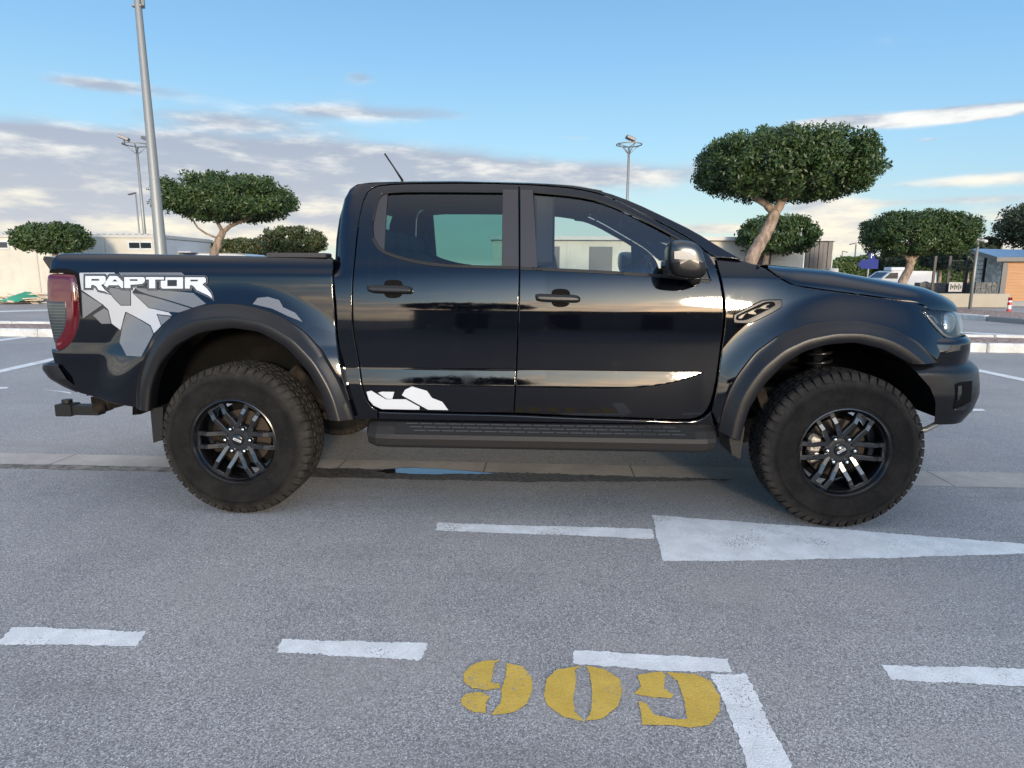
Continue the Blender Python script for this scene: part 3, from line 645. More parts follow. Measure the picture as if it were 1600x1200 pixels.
wp = top[11:]; xw = np.linspace(wp[0][0], wp[-1][0], 26); zw = np.interp(xw, wp[:, 0], wp[:, 1])-.004; ww = np.array([float(W_cab(x, z)) for x, z in zip(xw, zw)])-.05
V, Fc = cross(xw, zw, ww, np.full(26, .030), powr=2.2); mk('windscreen', V, Fc, 'clear_glass', T, True)
rp = top[:5]; n = 16; Vb = []; Fb = []; Vg = []; Fg = []
zb = np.linspace(.62, rp[-1][1], 22); xb = np.interp(zb, rp[:, 1], rp[:, 0])
for i in range(22):
    wv = float(W_cab(xb[i], zb[i]))
    for k in range(n+1): s = -1+2*k/n; Vb.append((xb[i]-.035*(1-s**4), wv*s, zb[i]))
for i in range(21):
    for k in range(n):
        q = (i*(n+1)+k, i*(n+1)+k+1, (i+1)*(n+1)+k+1, (i+1)*(n+1)+k); zc = (zb[i]+zb[i+1])/2
        (Fg if (1.42 < zc < 1.72 and 2 <= k < n-2) else Fb).append(q)
rw = mk('rear_wall', Vb, Fb, 'black_paint', T, True); (lambda ids: mk('rear_window', [Vb[i] for i in ids], [tuple(ids.index(i) for i in f) for f in Fg], 'privacy_glass', rw, True))(sorted({i for f in Fg for i in f}))
# rear cap from the wall up to the roof
# --- bonnet
he = [(1200, 419.5), (1218, 433), (1241, 444.8), (1275, 450), (1312, 455), (1355, 460.5), (1399, 466.8), (1425, 470.3), (1442, 474), (1452, 484), (1475, 485.5), (1496, 487.2)]
hs = [(1197, 414.5), (1284, 422.5), (1358, 436), (1427, 449), (1456, 459), (1479, 469.5), (1491, 480), (1496.5, 487)]
E3 = np.array([unproj(a, b, W_fen) for a, b in he]); 
S3 = []
for a, b in hs: d = ray(a, b); t = (-.66-CC[1])/d[1]; P = CC+d*t; S3.append((P[0], P[2]))
S3 = np.array(S3); nu = 46; nv = 40; V = []
for i in range(nu):
    u = i/(nu-1); xe = E3[0][0]+(E3[-1][0]-E3[0][0])*u; ze = np.interp(xe, E3[:, 0], E3[:, 1]); we = float(W_fen(xe, ze))
    for k in range(nv+1):
        s = -1+2*k/nv; s = math.copysign(1-(1-abs(s))**1.7, s) if s else 0
        xf = E3[-1][0]+.13*(1-abs(s)**2.5); xrr = E3[0][0]+.10*(1-abs(s)**3)*1.0
        x = xrr+(xf-xrr)*u; zt = np.interp(x-.10*(1-abs(s)**2.5)*u, S3[:, 0], S3[:, 1])+.004
        a = min(1, (1-abs(s))/.24); q = math.sqrt(max(0, 1-(1-a)**2))**1.15
        z = ze+(max(zt, ze)-ze)*q+.012*max(0, 1-abs(s)/.5)**.5*min(1, (1-u)*6)
        V.append((x, we*s, z))
hood = mk('bonnet', V, [(i*(nv+1)+k, (i+1)*(nv+1)+k, (i+1)*(nv+1)+k+1, i*(nv+1)+k+1) for i in range(nu-1) for k in range(nv)], 'black_paint', T, True)
# cowl with wipers in front of the windscreen
cw = MB(); x0 = E3[0][0]; cw.box((x0-.05, 0, 1.325), (.16, 1.45, .03), rotm(R(6), 'Y'), .01); cwo = cw.build('cowl', 'matte_plastic', T)
for yy in (-.45, .3):
    mb = MB(); mb.tube([(x0+.01, yy, 1.345), (x0-.03, yy-.12, 1.362), (x0-.07, yy-.22, 1.378)], .008, 6); mb.tube([(x0-.05, yy-.42, 1.36), (x0-.09, yy+.02, 1.395)], .007, 6); mb.build('wiper', 'black_rubber', cwo, True)
# --- grille and bumpers
nose = float(E3[-1][0])
g = MB()
for k in range(13):
    z = .80+.028*k
    g.tube([(3.84+.16*(1-(abs(y)/.72)**2.5), y, z) for y in np.linspace(-.55, .55, 15)], .010, 6)
g.build('front_grille', 'matte_plastic', T)
gb = MB(); gb.add([(3.78+.20*(1-(abs(y)/.8)**2.5), y, z) for z in (.72, 1.12) for y in np.linspace(-.62, .62, 21)], [(k, k+1, k+22, k+21) for k in range(20)]); gb.build('grille_backing', 'dark_void', T)
def wrap_bumper(name, xl, xf, ztop, zbot, yw, m, nexp=3.6, nv=14, prof=None, nu=44, back=.0):
    V = []
    for j in range(nv+1):
        v = j/nv; z = ztop+(zbot-ztop)*v; pr = prof(v) if prof else 0
        for i in range(2*nu+1):
            a = (i/nu-1)*math.pi/2; c, s = abs(math.cos(a)), math.sin(a)
            L = xl(v); Fx = xf(v)+pr
            V.append((L+(Fx-L)*c**(2/nexp), yw(v)*math.copysign(abs(s)**(2/nexp), s), z))
    w_ = 2*nu+1
    return mk(name, V, [(j*w_+i, (j+1)*w_+i, (j+1)*w_+i+1, j*w_+i+1) for j in range(nv) for i in range(2*nu)], m, T, True)
I = np.interp
# painted corner pieces under the headlights
wrap_bumper('bumper_upper', lambda v: I(v, [0, 1], [3.66, 3.60]), lambda v: I(v, [0, .15, 1], [3.995, 4.01, 4.02]), 1.005, .862, lambda v: I(v, [0, .12, .5, 1], [.885, .925, .935, .935]), 'black_paint', 2.9, 12)
fbz = (.878, .565)
def fb_prof(v): return I(v, [0, .05, .14, .24, .55, .8, 1.], [-.050, -.020, .008, .006, 0., -.03, -.085])
fbm = wrap_bumper('front_bumper', lambda v: I(v, [0, .12, .35, .6, .85, 1], [3.50, 3.53, 3.60, 3.64, 3.655, 3.67]), lambda v: 4.085, fbz[0], fbz[1],
            lambda v: I(v, [0, .04, .12, .5, .8, 1], [.945, .975, 1.0, 1.002, .985, .955]), 'matte_plastic', 2.75, 26, fb_prof)
from mathutils.bvhtree import BVHTree
def on_mesh(name, target, px, m, parent, off=.003, thick=.004, sides=BOTH):
    me = target.data; bvh = BVHTree.FromPolygons([tuple(v.co) for v in me.vertices], [tuple(p.vertices) for p in me.polygons])
    p2 = resample(ccw(np.array(px, float)*np.array([1, -1])), 2.); g_ = np.stack(np.meshgrid(np.arange(p2[:, 0].min()+1, p2[:, 0].max(), 2.5), np.arange(p2[:, 1].min()+1, p2[:, 1].max(), 2.5)), -1).reshape(-1, 2); g_ = g_[inside(g_, p2)]
    dd, _ = dist(g_, [p2]) if len(g_) else (np.array([]), 0); al = np.concatenate([p2, g_[dd > 1.]]) if len(g_) else p2
    V2, _, F2, *_ = delaunay_2d_cdt([Vector(p) for p in al], [(i, (i+1) % len(p2)) for i in range(len(p2))], [], 0, 1e-6, True); A_ = np.array([tuple(v) for v in V2]); F2 = [tuple(f) for f in F2]
    k_ = inside(A_[np.array(F2)].mean(1), p2); F2 = [f for f, q_ in zip(F2, k_) if q_]; V = []; last = Vector((3.9, -.8, .7))
    for x, y in A_:
        d = Vector(ray(x, -y)).normalized(); h = bvh.ray_cast(Vector(CC), d); 
        if h[0] is None: V.append(last)
        else: n_ = h[1] if h[1].dot(d) < 0 else -h[1]; last = h[0]+n_*off; V.append(last)
    for s_ in sides:
        VV = [(v[0], v[1]*s_, v[2]) for v in V]; mk(name, VV, [f if s_ > 0 else f[::-1] for f in F2], m, parent, True)
bp = MB(); bp.add([(3.5, -.93, .874), (3.5, .93, .874), (4.05, .45, .874), (4.05, -.45, .874), (3.85, .80, .874), (3.85, -.80, .874)], [(0, 1, 4, 2, 3, 5)]); bp.build('bumper_ledge', 'matte_plastic', fbm)
for s in BOTH:   # fog lamp pocket, air slot, tow hook
    tb = MB(); tb.tube([(3.64, -.66*s, .455), (3.80, -.66*s, .465), (3.88, -.64*s, .50), (3.94, -.55*s, .57)], .017, 8); tb.build('skid_bar', 'skid_silver', fbm, True)
    sb = MB(); sb.tube([(3.93, -.66*s, .57), (4.00, -.66*s, .635), (4.03, -.62*s, .70)], .012, 8); sb.build('tow_eye', 'skid_silver', fbm)
    sb = MB(); sb.box((4.04, -.62*s, .72), (.05, .05, .055), bev=.01); sb.build('tow_hook', 'matte_plastic', fbm)
on_mesh('fog_pocket_shade', fbm, [(1492, 600), (1500, 597), (1518.5, 595), (1517.5, 612), (1516, 627), (1506, 632), (1490, 638.5), (1489, 634), (1493, 622)], 'dark_void', fbm, .003)  # flat dark patch on the bumper, the pocket's shade as colour
on_mesh('fog_lamp', fbm, [(1495, 604), (1500, 602), (1501, 612), (1497, 624), (1493.5, 626), (1494.5, 615)], 'lamp_black', fbm, .008)
on_mesh('bumper_step', fbm, [(1489, 639), (1506, 633), (1509, 636), (1506, 640), (1491, 640.5)], 'mirror_cap', fbm, .006)
sk = MB(); sk.box((3.98, 0, .56), (.16, 1.0, .03), rotm(R(-30), 'Y'), .01); sk.build('skid_plate', 'skid_silver', fbm)
# rear bumper, tailgate, tow bar
rb = wrap_bumper('rear_bumper', lambda v: -I(v, [0, 1], [-.985, -.885]), lambda v: 0, .825, .665, lambda v: I(v, [0, .1, .5, 1], [.92, .94, .945, .90]), 'matte_plastic', 3.0, 12, lambda v: -I(v, [0, .06, .3, .6, .85, 1], [-1.13, -1.19, -1.205, -1.17, -1.10, -1.03])) if False else None
V = []; nb_ = 40
for j in range(13):
    v = j/12; z = .825-.165*v; L = I(v, [0, 1], [-.985, -.885]); Fx = I(v, [0, .06, .28, .36, .6, .85, 1], [-1.15, -1.20, -1.225, -1.205, -1.18, -1.11, -1.03]); yw = I(v, [0, .08, .5, 1], [.915, .94, .945, .90])
    for i in range(2*nb_+1):
        a_ = (i/nb_-1)*math.pi/2; V.append((L+(Fx-L)*abs(math.cos(a_))**(2/3.2), yw*math.copysign(abs(math.sin(a_))**(2/3.2), math.sin(a_)), z))
w_ = 2*nb_+1; rb = mk('rear_bumper', V, [(j*w_+i, j*w_+i+1, (j+1)*w_+i+1, (j+1)*w_+i) for j in range(12) for i in range(2*nb_)]+[tuple(range(w_))], 'matte_plastic', T, True)
try: rb.data.set_sharp_from_angle(angle=R(28))
except Exception: pass
tg = MB(); tg.box((-1.05, 0, 1.08), (.05, 1.42, .56), bev=.015); tgo = tg.build('tailgate', 'black_paint', T)
sp = MB(); sp.prism([(-1.04, 1.392), (-1.135, 1.402), (-1.145, 1.385), (-1.10, 1.31), (-1.04, 1.31)], -.745, .745); sp.build('tailgate_lip', 'black_paint', tgo)
hd = MB(); hd.box((-1.08, 0, 1.14), (.02, .25, .09), bev=.01); hd.build('tailgate_handle', 'matte_plastic', tgo)
hb = MB(); hb.box((-1.33, -.45, .46), (.105, .10, .075), bev=.006); hb.box((-1.20, -.45, .46), (.18, .07, .06)); hb.lathe([(0, -.012), (.03, -.01), (.03, .01), (0, .012)], (-1.33, -.45, .512), 16, 'z'); hbo = hb.build('tow_bar', 'black_rubber', T)
hb = MB(); hb.box((-1.10, -.45, .48), (.08, .08, .05)); hb.box((-.98, -.35, .54), (.24, .4, .04)); hb.build('tow_bracket', 'muddy_underbody', hbo)
# bed floor, inner walls, roller cover with side rails
b = MB(); b.box((-.20, 0, 1.10), (1.56, 1.56, .03)); 
for s in BOTH: b.box((-.22, -.78*s, 1.22), (1.50, .03, .26))
b.box((.52, 0, 1.22), (.03, 1.55, .26)); b.build('cargo_bed', 'matte_plastic', T)
b = MB(); b.box((-.25, 0, 1.372), (1.50, 1.46, .02), bev=.006)
for k in range(26): b.box((-.98+.0575*k, 0, 1.383), (.035, 1.44, .008))
cov = b.build('roller_cover', 'matte_plastic', T)
for s in BOTH:
    b = MB(); b.box((-.24, -.775*s, 1.388), (1.50, .07, .022), bev=.006); b.build('bed_rail', 'black_rubber', T)
    d1 = unproj(415, 402, W_bed); d2 = unproj(509, 403, W_bed)
    b = MB(); b.box(((d1[0]+d2[0])/2, -.80*s, 1.408), (d2[0]-d1[0], .10, .028), bev=.006); b.build('rail_cap', 'pillar_trim', T)
# --- wheel arch flares: two-facet moulding, lip turned in
def flare(outer, inner, Wf, cen):
    def rs(p, n):
        p = np.array(p, float); c = np.concatenate([[0], np.cumsum(np.hypot(*np.diff(p, axis=0).T))]); t = np.linspace(0, c[-1], n)
        q = np.stack([np.interp(t, c, p[:, 0]), np.interp(t, c, p[:, 1])], 1)
        for _ in range(3): q[1:-1] = (q[:-2]+2*q[1:-1]+q[2:])/4
        return q
    n = 90; o_ = rs([unproj(a, b, Wf) for a, b in outer], n); i_ = rs([unproj(a, b, lambda x, z: 1.012) for a, b in inner], n); V = []
    sec = [(0, -.006), (0, .006), (.03, .011)]; 
    for k in range(n):
        A, B = o_[k], i_[k]; wo = float(Wf(A[0], A[1])); 
        def P(f, y): q = A+(B-A)*f; return (q[0], -y, q[1])
        V += [P(0, wo-.012), P(0, wo+.004), P(.03, wo+.010), P(.12, wo+(1.0-wo)*.30), P(.28, wo+(1.004-wo)*.66), P(.40, wo+(1.006-wo)*.90), P(.46, 1.008), P(.50, 1.0125), P(.56, 1.0145), P(.75, 1.0135), P(.93, 1.010), P(.985, 1.004), P(1., .994), P(1.0, .955), P(.97, .93)]
    m_ = 15; Fc = [(k*m_+j, k*m_+j+1, (k+1)*m_+j+1, (k+1)*m_+j) for k in range(n-1) for j in range(m_-1)]
    Fc += [tuple(range(m_)), tuple((n-1)*m_+j for j in range(m_))[::-1]]
    V = np.array(V)
    for s in BOTH:
        VV = V.copy(); VV[:, 1] *= s; o = mk('wheel_arch_flare', VV, Fc, 'matte_plastic', T, True)
        try: o.data.set_sharp_from_angle(angle=R(40))
        except Exception: pass
rear_out = [(214, 638), (213.5, 610), (217, 585), (226, 558), (241, 525), (265, 497.5), (302.5, 480), (340, 474), (377, 475.5), (415, 484), (440, 494), (475, 516), (506, 549), (530, 590), (545, 625), (554, 655)]
rear_in = [(232, 643), (234.5, 611), (240, 590), (250, 567), (275, 539), (310, 520.5), (361, 513), (404, 519.5), (445, 543), (479, 580), (502, 621), (512, 657)]
front_out = [(1121, 672), (1128, 640), (1138, 610), (1152, 584), (1180, 549), (1219, 521), (1262, 506), (1312, 500), (1350, 502), (1397, 513), (1437, 536), (1464, 566)]
front_in = [(1158, 690), (1163, 668), (1172, 640), (1194, 604), (1225, 571), (1256, 551), (1294, 539), (1337, 536), (1381, 546), (1424, 569)]
flare(rear_out, rear_in, W_bed, (0, .415)); flare(front_out, front_in, W_fen, (3.22, .415))
# mud flaps and liners
def Q1(px, py, y=-.99): d = ray(px, py); t = (y-CC[1])/d[1]; P = CC+d*t; return (P[0], P[2])
for s in BOTH:
    a = [Q1(232, 640), Q1(252, 637), Q1(251, 689), Q1(237, 693)]; m_ = MB(); m_.prism(a, -.975*s, -.72*s); m_.build('mud_flap', 'black_rubber', T)
    a = [Q1(1141, 672), Q1(1165, 668), Q1(1161, 700), Q1(1158, 719), Q1(1145, 712), Q1(1141, 690)]; m_ = MB(); m_.prism(a, -.975*s, -.74*s); m_.build('mud_flap', 'black_rubber', T)
    for cx in (0., 3.22):
        zc_, k_ = (.50, 1.09) if cx < 1 else (.46, 1.)
        m_ = MB(); m_.lathe([(.545*k_, .0), (.52*k_, .03), (.52*k_, .40), (.48*k_, .44), (.0, .45)], (cx, (-.93 if s > 0 else .93), zc_), 40, 'y', a0=R(14), a1=R(176)) if s > 0 else m_.lathe([(.545*k_, .0), (.52*k_, -.03), (.52*k_, -.40), (.48*k_, -.44), (.0, -.45)], (cx, .93, zc_), 40, 'y', a0=R(14), a1=R(176)); m_.build('arch_liner', 'liner', T, True)
# --- running boards
for s in BOTH:
    a0 = Q1(566, 660); a1 = Q1(1131, 686); zt = .52
    m_ = MB(); x0, x1 = a0[0], Q1(1126, 700)[0]
    pr = [(-.80, .530), (-.86, .535), (-.930, .526), (-.960, .508), (-.993, .474), (-1.0, .452), (-.990, .415), (-.972, .398), (-.90, .395), (-.80, .42)]
    st = [(x0, .3), (x0+.02, .75), (x0+.07, .96), (x0+.14, 1.), (x1-.14, 1.), (x1-.07, .97), (x1-.02, .8), (x1, .3)]
    V = []
    for x, f in st:
        for y, z in pr: V.append((x, (-.80+(y+.80)*(.35+.65*f))*s, .49+(z-.49)*(.4+.6*f)))
    k9 = len(pr); Fc = [(i*k9+j, i*k9+(j+1) % k9, (i+1)*k9+(j+1) % k9, (i+1)*k9+j) for i in range(len(st)-1) for j in range(k9)]+[tuple(range(k9)), tuple((len(st)-1)*k9+j for j in range(k9))]
    ro = mk('running_board', V, Fc, 'step_dusty', T)
    tr = MB(); tr.box(((x0+x1)/2+.02, -.963*s, .5015), (x1-x0-.30, .072, .006), rotm(R(42*s), 'X')); tr.build('step_pad', 'black_rubber', ro)
    tr = MB()
    for k in range(19):
        for q in range(3):
            xx = x0+.26+(x1-x0-.52)*k/18; tr.box((xx+.022*q, -(.945+.016*q)*s, .5225-.0150*q), (.065, .007, .006), rotm(R(42*s), 'X'))
    tr.build('step_tread', 'mirror_cap', ro)
    for xx in (x0+.2, (x0+x1)/2, x1-.2): tr = MB(); tr.box((xx, -.70*s, .475), (.06, .30, .035)); tr.build('step_bracket', 'black_rubber', ro)
# --- underbody
u = MB(); u.box((2.0, 0, .66), (3.1, 1.50, .10)); u.box((-.25, 0, .86), (1.5, .90, .05)); u.build('floor_pan', 'liner', T)
u = MB()
for s in BOTH: u.tube([(-1.15, -.48*s, .60), (-.5, -.48*s, .66), (.35, -.50*s, .62), (.7, -.52*s, .53), (2.6, -.50*s, .53), (2.9, -.45*s, .62), (3.8, -.42*s, .60)], .055, 4)
u.build('chassis_rail', 'muddy_underbody', T)
u = MB(); u.tube([(0, -.80, .415), (0, .80, .415)], .048, 12); u.lathe([(0, -.13), (.10, -.11), (.15, -.04), (.15, .04), (.10, .11), (0, .13)], (0, .0, .415), 20); u.build('rear_axle', 'muddy_underbody', T, True)
for s in BOTH:
    u = MB(); u.tube([(-.62, -.56*s, .56), (-.30, -.56*s, .46), (0, -.56*s, .49), (.30, -.56*s, .46), (.62, -.56*s, .52)], .03, 6)
    u.tube([(.52, -.70*s, .47), (.24, -.72*s, .78)], .035, 10); u.tube([(.18, -.60*s, .60), (.62, -.62*s, .50)], .045, 8); u.build('rear_suspension', 'muddy_underbody', T, True)
    u = MB(); N_ = 90; u.tube([(3.20+.065*math.cos(k*.5), -.62*s+.065*math.sin(k*.5), .55+.36*k/N_) for k in range(N_+1)], .011, 6); u.tube([(3.20, -.62*s, .45), (3.20, -.60*s, .92)], .03, 10); u.build('front_spring', 'lamp_black', T, True)
    u = MB(); u.tube([(3.22, -.76*s, .40), (3.05, -.35*s, .42)], .035, 8); u.tube([(3.22, -.76*s, .56), (3.1, -.4*s, .62)], .028, 8); u.box((2.82, -.63*s, .72), (.05, .40, .34), rotm(R(-22), 'Y')); u.build('control_arm', 'muddy_underbody', T)
u = MB(); u.box((1.35, .30, .50), (1.2, .34, .20), bev=.03); u.box((2.7, 0, .52), (.9, .5, .22), bev=.04); u.build('fuel_tank', 'muddy_underbody', T)
u = MB(); u.tube([(2.6, -.20, .48), (1.2, -.22, .46), (.5, -.24, .50), (.3, -.26, .66), (-.35, -.28, .68), (-.9, -.70, .55)], .035, 10); u.build('exhaust_pipe', 'muddy_underbody', T, True)
# --- wheels
TR, TW = .4155, .285
def make_wheel(cx, s, turn):
    wr = empty('wheel', loc=(cx, 0, TR)); wr.parent = T
    yo = -.9975   # outer sidewall
    tb = MB(); pr = [(.222, .030), (.226, .014), (.238, .008), (.246, .010), (.250, .006), (.262, .0035), (.30, .000), (.335, .002), (.338, .0005), (.342, .0035), (.365, .009), (.383, .018), (.397, .030), (.4045, .045), (.4065, .07), (.4065, TW/2)]
    full = pr+[(r, TW-y) for r, y in pr[::-1][1:]]
    tb.lathe([(r, y+yo) for r, y in full], n=140)
    rg = np.random.default_rng(3)
    def block(a, da, y0, y1, r0, r1, skew=0., lean=0.):    # tread block hugging the carcass
        V = []
        for r in (r0, r1):
            sh = .0 if r == r0 else .0018
            for yy, sg in ((y0+sh, -1), (y1-sh, 1)):
                for da_ in (-da+sh*2.4, da-sh*2.4): 
                    aa = a+da_+skew*sg; V.append((r*math.cos(aa), yy, r*math.sin(aa)))
        tb.add(V, [(4, 5, 7, 6), (0, 1, 5, 4), (2, 6, 7, 3), (0, 4, 6, 2), (1, 3, 7, 5)])
    NB = 54
    for k in range(NB):
        a = 2*math.pi*k/NB
        for (y0, y1, ph, sk_, da) in ((.052, .088, 0., .012, .045), (.094, .132, .5, -.018, .047), (.153, .191, 0., .018, .047), (.197, .233, .5, -.012, .045)):
            block(a+ph*2*math.pi/NB, da, yo+y0, yo+y1, .404, TR+.0005, sk_)
        block(a+.02, .040, yo+.134, yo+.151, .404, TR, .02)
        for side in (0, 1):      # shoulder lugs running down the sidewall, long and short in turn
            L = .372 if k % 2 else .380
            pts_ = [(.4155, .046), (.4135, .034), (.402, .0205), (L, .0085)]; inn = [(.405, .050), (.398, .036), (.392, .026), (L-.003, .0145)]
            V = []; dd = .041 if k % 2 else .047
            for (r, y) in pts_+inn:
                yy = yo+(y if side == 0 else TW-y)
                for q in (-dd, dd): aa = a+(.5*2*math.pi/NB if side else 0)+q*(1 if r > .39 else .8)+.012*(.41-r)/.03; V.append((r*math.cos(aa), yy, r*math.sin(aa)))
            Fc = []
            for j in range(3): Fc += [(2*j, 2*j+1, 2*j+3, 2*j+2), (8+2*j, 2*j, 2*j+2, 10+2*j), (2*j+1, 9+2*j, 11+2*j, 2*j+3)]
            Fc += [(0, 8, 9, 1), (6, 7, 15, 14)]; tb.add(V, Fc)
    for k in range(150):          # fine sidewall ribs between two raised rings
        if k % 2: continue
        a = 2*math.pi*k/150; V = []
        for r, y in ((.338, -.0004), (.350, .0036), (.338, .006), (.350, .009)):
            for q in (-.004, .004): V.append((r*math.cos(a+q), yo+y, r*math.sin(a+q)))
        tb.add(V, [(0, 1, 3, 2), (0, 2, 6, 4), (1, 5, 7, 3)])
    tyre_ = tb.build('tyre', 'tyre_rubber', wr, True, 32)
    r_ = MB(); r_.lathe([(.234, .012), (.2345, .006), (.229, .004), (.224, .010), (.219, .026), (.2165, .030), (.212, .034), (.208, .06), (.206, .16), (.214, .24), (.226, .262), (.232, .262)], (0, yo, 0), 96)
    rim = r_.build('rim', 'rim_black', wr, True, 40)
    sp_ = MB(); dd = .0385; hw = .0125
    def bar(p0, p1, w0, w1, y0, y1, t):
        p0, p1 = np.array(p0), np.array(p1); e = (p1-p0)/np.hypot(*(p1-p0)); q = np.array([-e[1], e[0]]); V = []
        for (p, w_, y) in ((p0, w0, y0), ((p0+p1)/2, (w0+w1)/2, (y0+y1)/2+.004), (p1, w1, y1)):
            for k_, yy in ((-1, t), (-1, .004), (-.72, 0), (.72, 0), (1, .004), (1, t)): V.append((p[0]+q[0]*w_*k_, yo+y+yy, p[1]+q[1]*w_*k_))
        Fc = [(i*6+j, i*6+j+1, (i+1)*6+j+1, (i+1)*6+j) for i in range(2) for j in range(5)]+[tuple(range(6)), tuple(12+j for j in range(6))[::-1]]
        sp_.add(V, Fc)
    for k in range(6):
        th = R(60*k)+turn; c, sn = math.cos(th), math.sin(th)
        def pt(u_, v_): return (u_*c-v_*sn, u_*sn+v_*c)
        for g_ in (-1, 1):
            bar(pt(.058, g_*.034), pt(.155, g_*.0355), .0140, .0125, .052, .020, .035); bar(pt(.155, g_*.0355), pt(.214, g_*.0385), .0125, .0135, .020, .031, .03)
        bar(pt(.213, -.045), pt(.213, .045), .011, .011, .0305, .0305, .02)
        lug = pt(.0698, 0)
    sp_.lathe([(.0, .056), (.052, .056), (.053, .09)], (0, yo, 0), 40)
    sp_.lathe([(.050, .057), (.080, .060), (.081, .09), (.05, .1)], (0, yo, 0), 40)
    spo = sp_.build('spokes', 'rim_face', rim, False)
    for k in range(6):
        th = R(60*k)+turn; b_ = MB(); b_.lathe([(0, -.012), (.006, -.0115), (.0095, -.007), (.0100, .0), (.0115, .004), (.0118, .025)], (.0698*math.cos(th), yo+.050, .0698*math.sin(th)), 14); b_.build('lug_nut', 'bolt_chrome', rim, True)
        b_ = MB(); b_.lathe([(.0145, .0), (.018, .001), (.018, .03)], (.0698*math.cos(th), yo+.0535, .0698*math.sin(th)), 20); b_.build('lug_seat', 'lamp_black', rim, True)
    b_ = MB(); b_.lathe([(0, -.003), (.026, -.002), (.0315, .002), (.032, .01)], (0, yo+.048, 0), 32); cap = b_.build('hub_cap', 'rim_black', rim, True)
    b_ = MB(); q = rotm(R(22) if cx < 1 else R(-33), 'Y'); 
    b_.box((0, yo+.0435, 0), (.047, .003, .0125), q, .001); b_.build('cap_badge', 'letter_white', rim)
    b_ = MB(); b_.box((0, yo+.0415, 0), (.036, .0012, .0045), q); b_.build('badge_bar', 'decal_grey', rim)
    b_ = MB(); b_.lathe([(0, .085), (.075, .085), (.078, .12), (.155, .125), (.157, .15), (.06, .155)], (0, yo, 0), 48); b_.build('brake_disc', 'disc_rusty', wr, True, 30)
    b_ = MB(); sg = -1
    for an, rr in ((178, .125), (158, .132), (202, .132)):
        b_.box((rr*math.cos(R(an)), yo+.10, rr*math.sin(R(an))), (.07, .06, .052), rotm(-R(an), 'Y'), .014)
    b_.lathe([(0, -.01), (.016, -.008), (.017, .02)], (-.118, yo+.066, .018), 14); b_.lathe([(0, -.01), (.014, -.008), (.015, .02)], (-.118, yo+.066, -.03), 14)
    b_.build('brake_caliper', 'cast_metal' if cx > 1 else 'muddy_underbody', wr)
    b_ = MB(); b_.lathe([(0, .16), (.19, .16), (.19, .165)], (0, yo, 0), 32); b_.build('dust_shield', 'dark_void', wr)
    if s < 0:
        wr.rotation_euler = (0, 0, math.pi)
    return wr
def copy_tree(o, parent=None):
    c = o.copy(); col.objects.link(c); c.parent = parent
    for ch in list(o.children): copy_tree(ch, c)
    return c
w1 = make_wheel(0., 1, R(0)); w2 = make_wheel(3.22, 1, R(0))
for w_ in (w1, w2):
    c = copy_tree(w_, T); c.rotation_euler = (0, 0, math.pi)
# --- mirrors
def mirror(which_door, s):
    mc = [(1046, 420), (1044, 398), (1046.5, 381), (1053, 375.5), (1066, 374), (1083, 377), (1094, 384), (1099, 396), (1103, 410), (1104, 424), (1101, 432), (1090, 436.5), (1070, 435), (1052, 431)]
    P_ = np.array([Q1(a, b, -1.13) for a, b in mc]); cx_, cz_ = P_.mean(0)
    zs_ = Q1(1080, 409, -1.13)[1]
    q = P_
    for _ in range(2): q = np.array([p for i in range(len(q)) for p in (q[i]*.75+q[(i+1) % len(q)]*.25, q[i]*.25+q[(i+1) % len(q)]*.75)])
    n = len(q); cen = q.mean(0)
    lv = [(-1.166, .0), (-1.165, .5), (-1.160, .78), (-1.150, .905), (-1.132, .975), (-1.105, 1.), (-1.03, .99), (-.985, .93), (-.965, .78), (-.96, 0)]
    V = []; 
    for y, f in lv:
        for p in q: V.append((cen[0]+(p[0]-cen[0])*max(f, .02), y*s*1., cen[1]+(p[1]-cen[1])*max(f, .02)))
    Fc = [(i*n+k, i*n+(k+1) % n, (i+1)*n+(k+1) % n, (i+1)*n+k) for i in range(len(lv)-1) for k in range(n)]
    up = [f for f in Fc if np.mean([V[i][2] for i in f]) > zs_]; dn = [f for f in Fc if np.mean([V[i][2] for i in f]) <= zs_]
    mo = mk('door_mirror', V, up, 'mirror_cap', which_door, True); mk('mirror_lower', V, dn, 'matte_plastic', mo, True)
    sl = [Q1(a, b, -1.16) for a, b in ((1053, 393), (1066, 391.5), (1078, 393), (1084, 399), (1085, 406), (1068, 406), (1053, 404.5))]
    m_ = MB(); m_.prism(sl, -1.1705*s, -1.14*s); m_.build('turn_signal', 'signal_lens', mo)
    g_ = MB(); x_ = cen[0]-.098; g_.box((x_+.035, -1.06*s, cen[1]), (.008, .13, .13), bev=.003); g_.build('mirror_glass', 'chrome', mo)
    a_ = MB(); a_.tube([(cen[0]+.05, -1.03*s, cen[1]-.085), (cen[0]+.085, -.93*s, cen[1]-.10), (cen[0]+.09, -.865*s, cen[1]-.10)], [.03, .028, .03], 8); a_.build('mirror_arm', 'matte_plastic', mo, True)
for s, d_ in zip(BOTH, doors['front']): mirror(d_, s)
# aerial
P0 = at(627, 278.5, 3.9); 
d_ = ray(627, 278.5); t_ = (-.45-CC[1])/d_[1]; A0 = CC+d_*t_; d_ = ray(601, 240); t_ = (-.45-CC[1])/d_[1]; A1 = CC+d_*t_
m_ = MB(); m_.tube([tuple(A0-np.array([-.008, 0, .015])), tuple(A0*.5+A1*.5), tuple(A1)], [.007, .0045, .005], 8); m_.build('aerial', 'black_rubber', T, True)
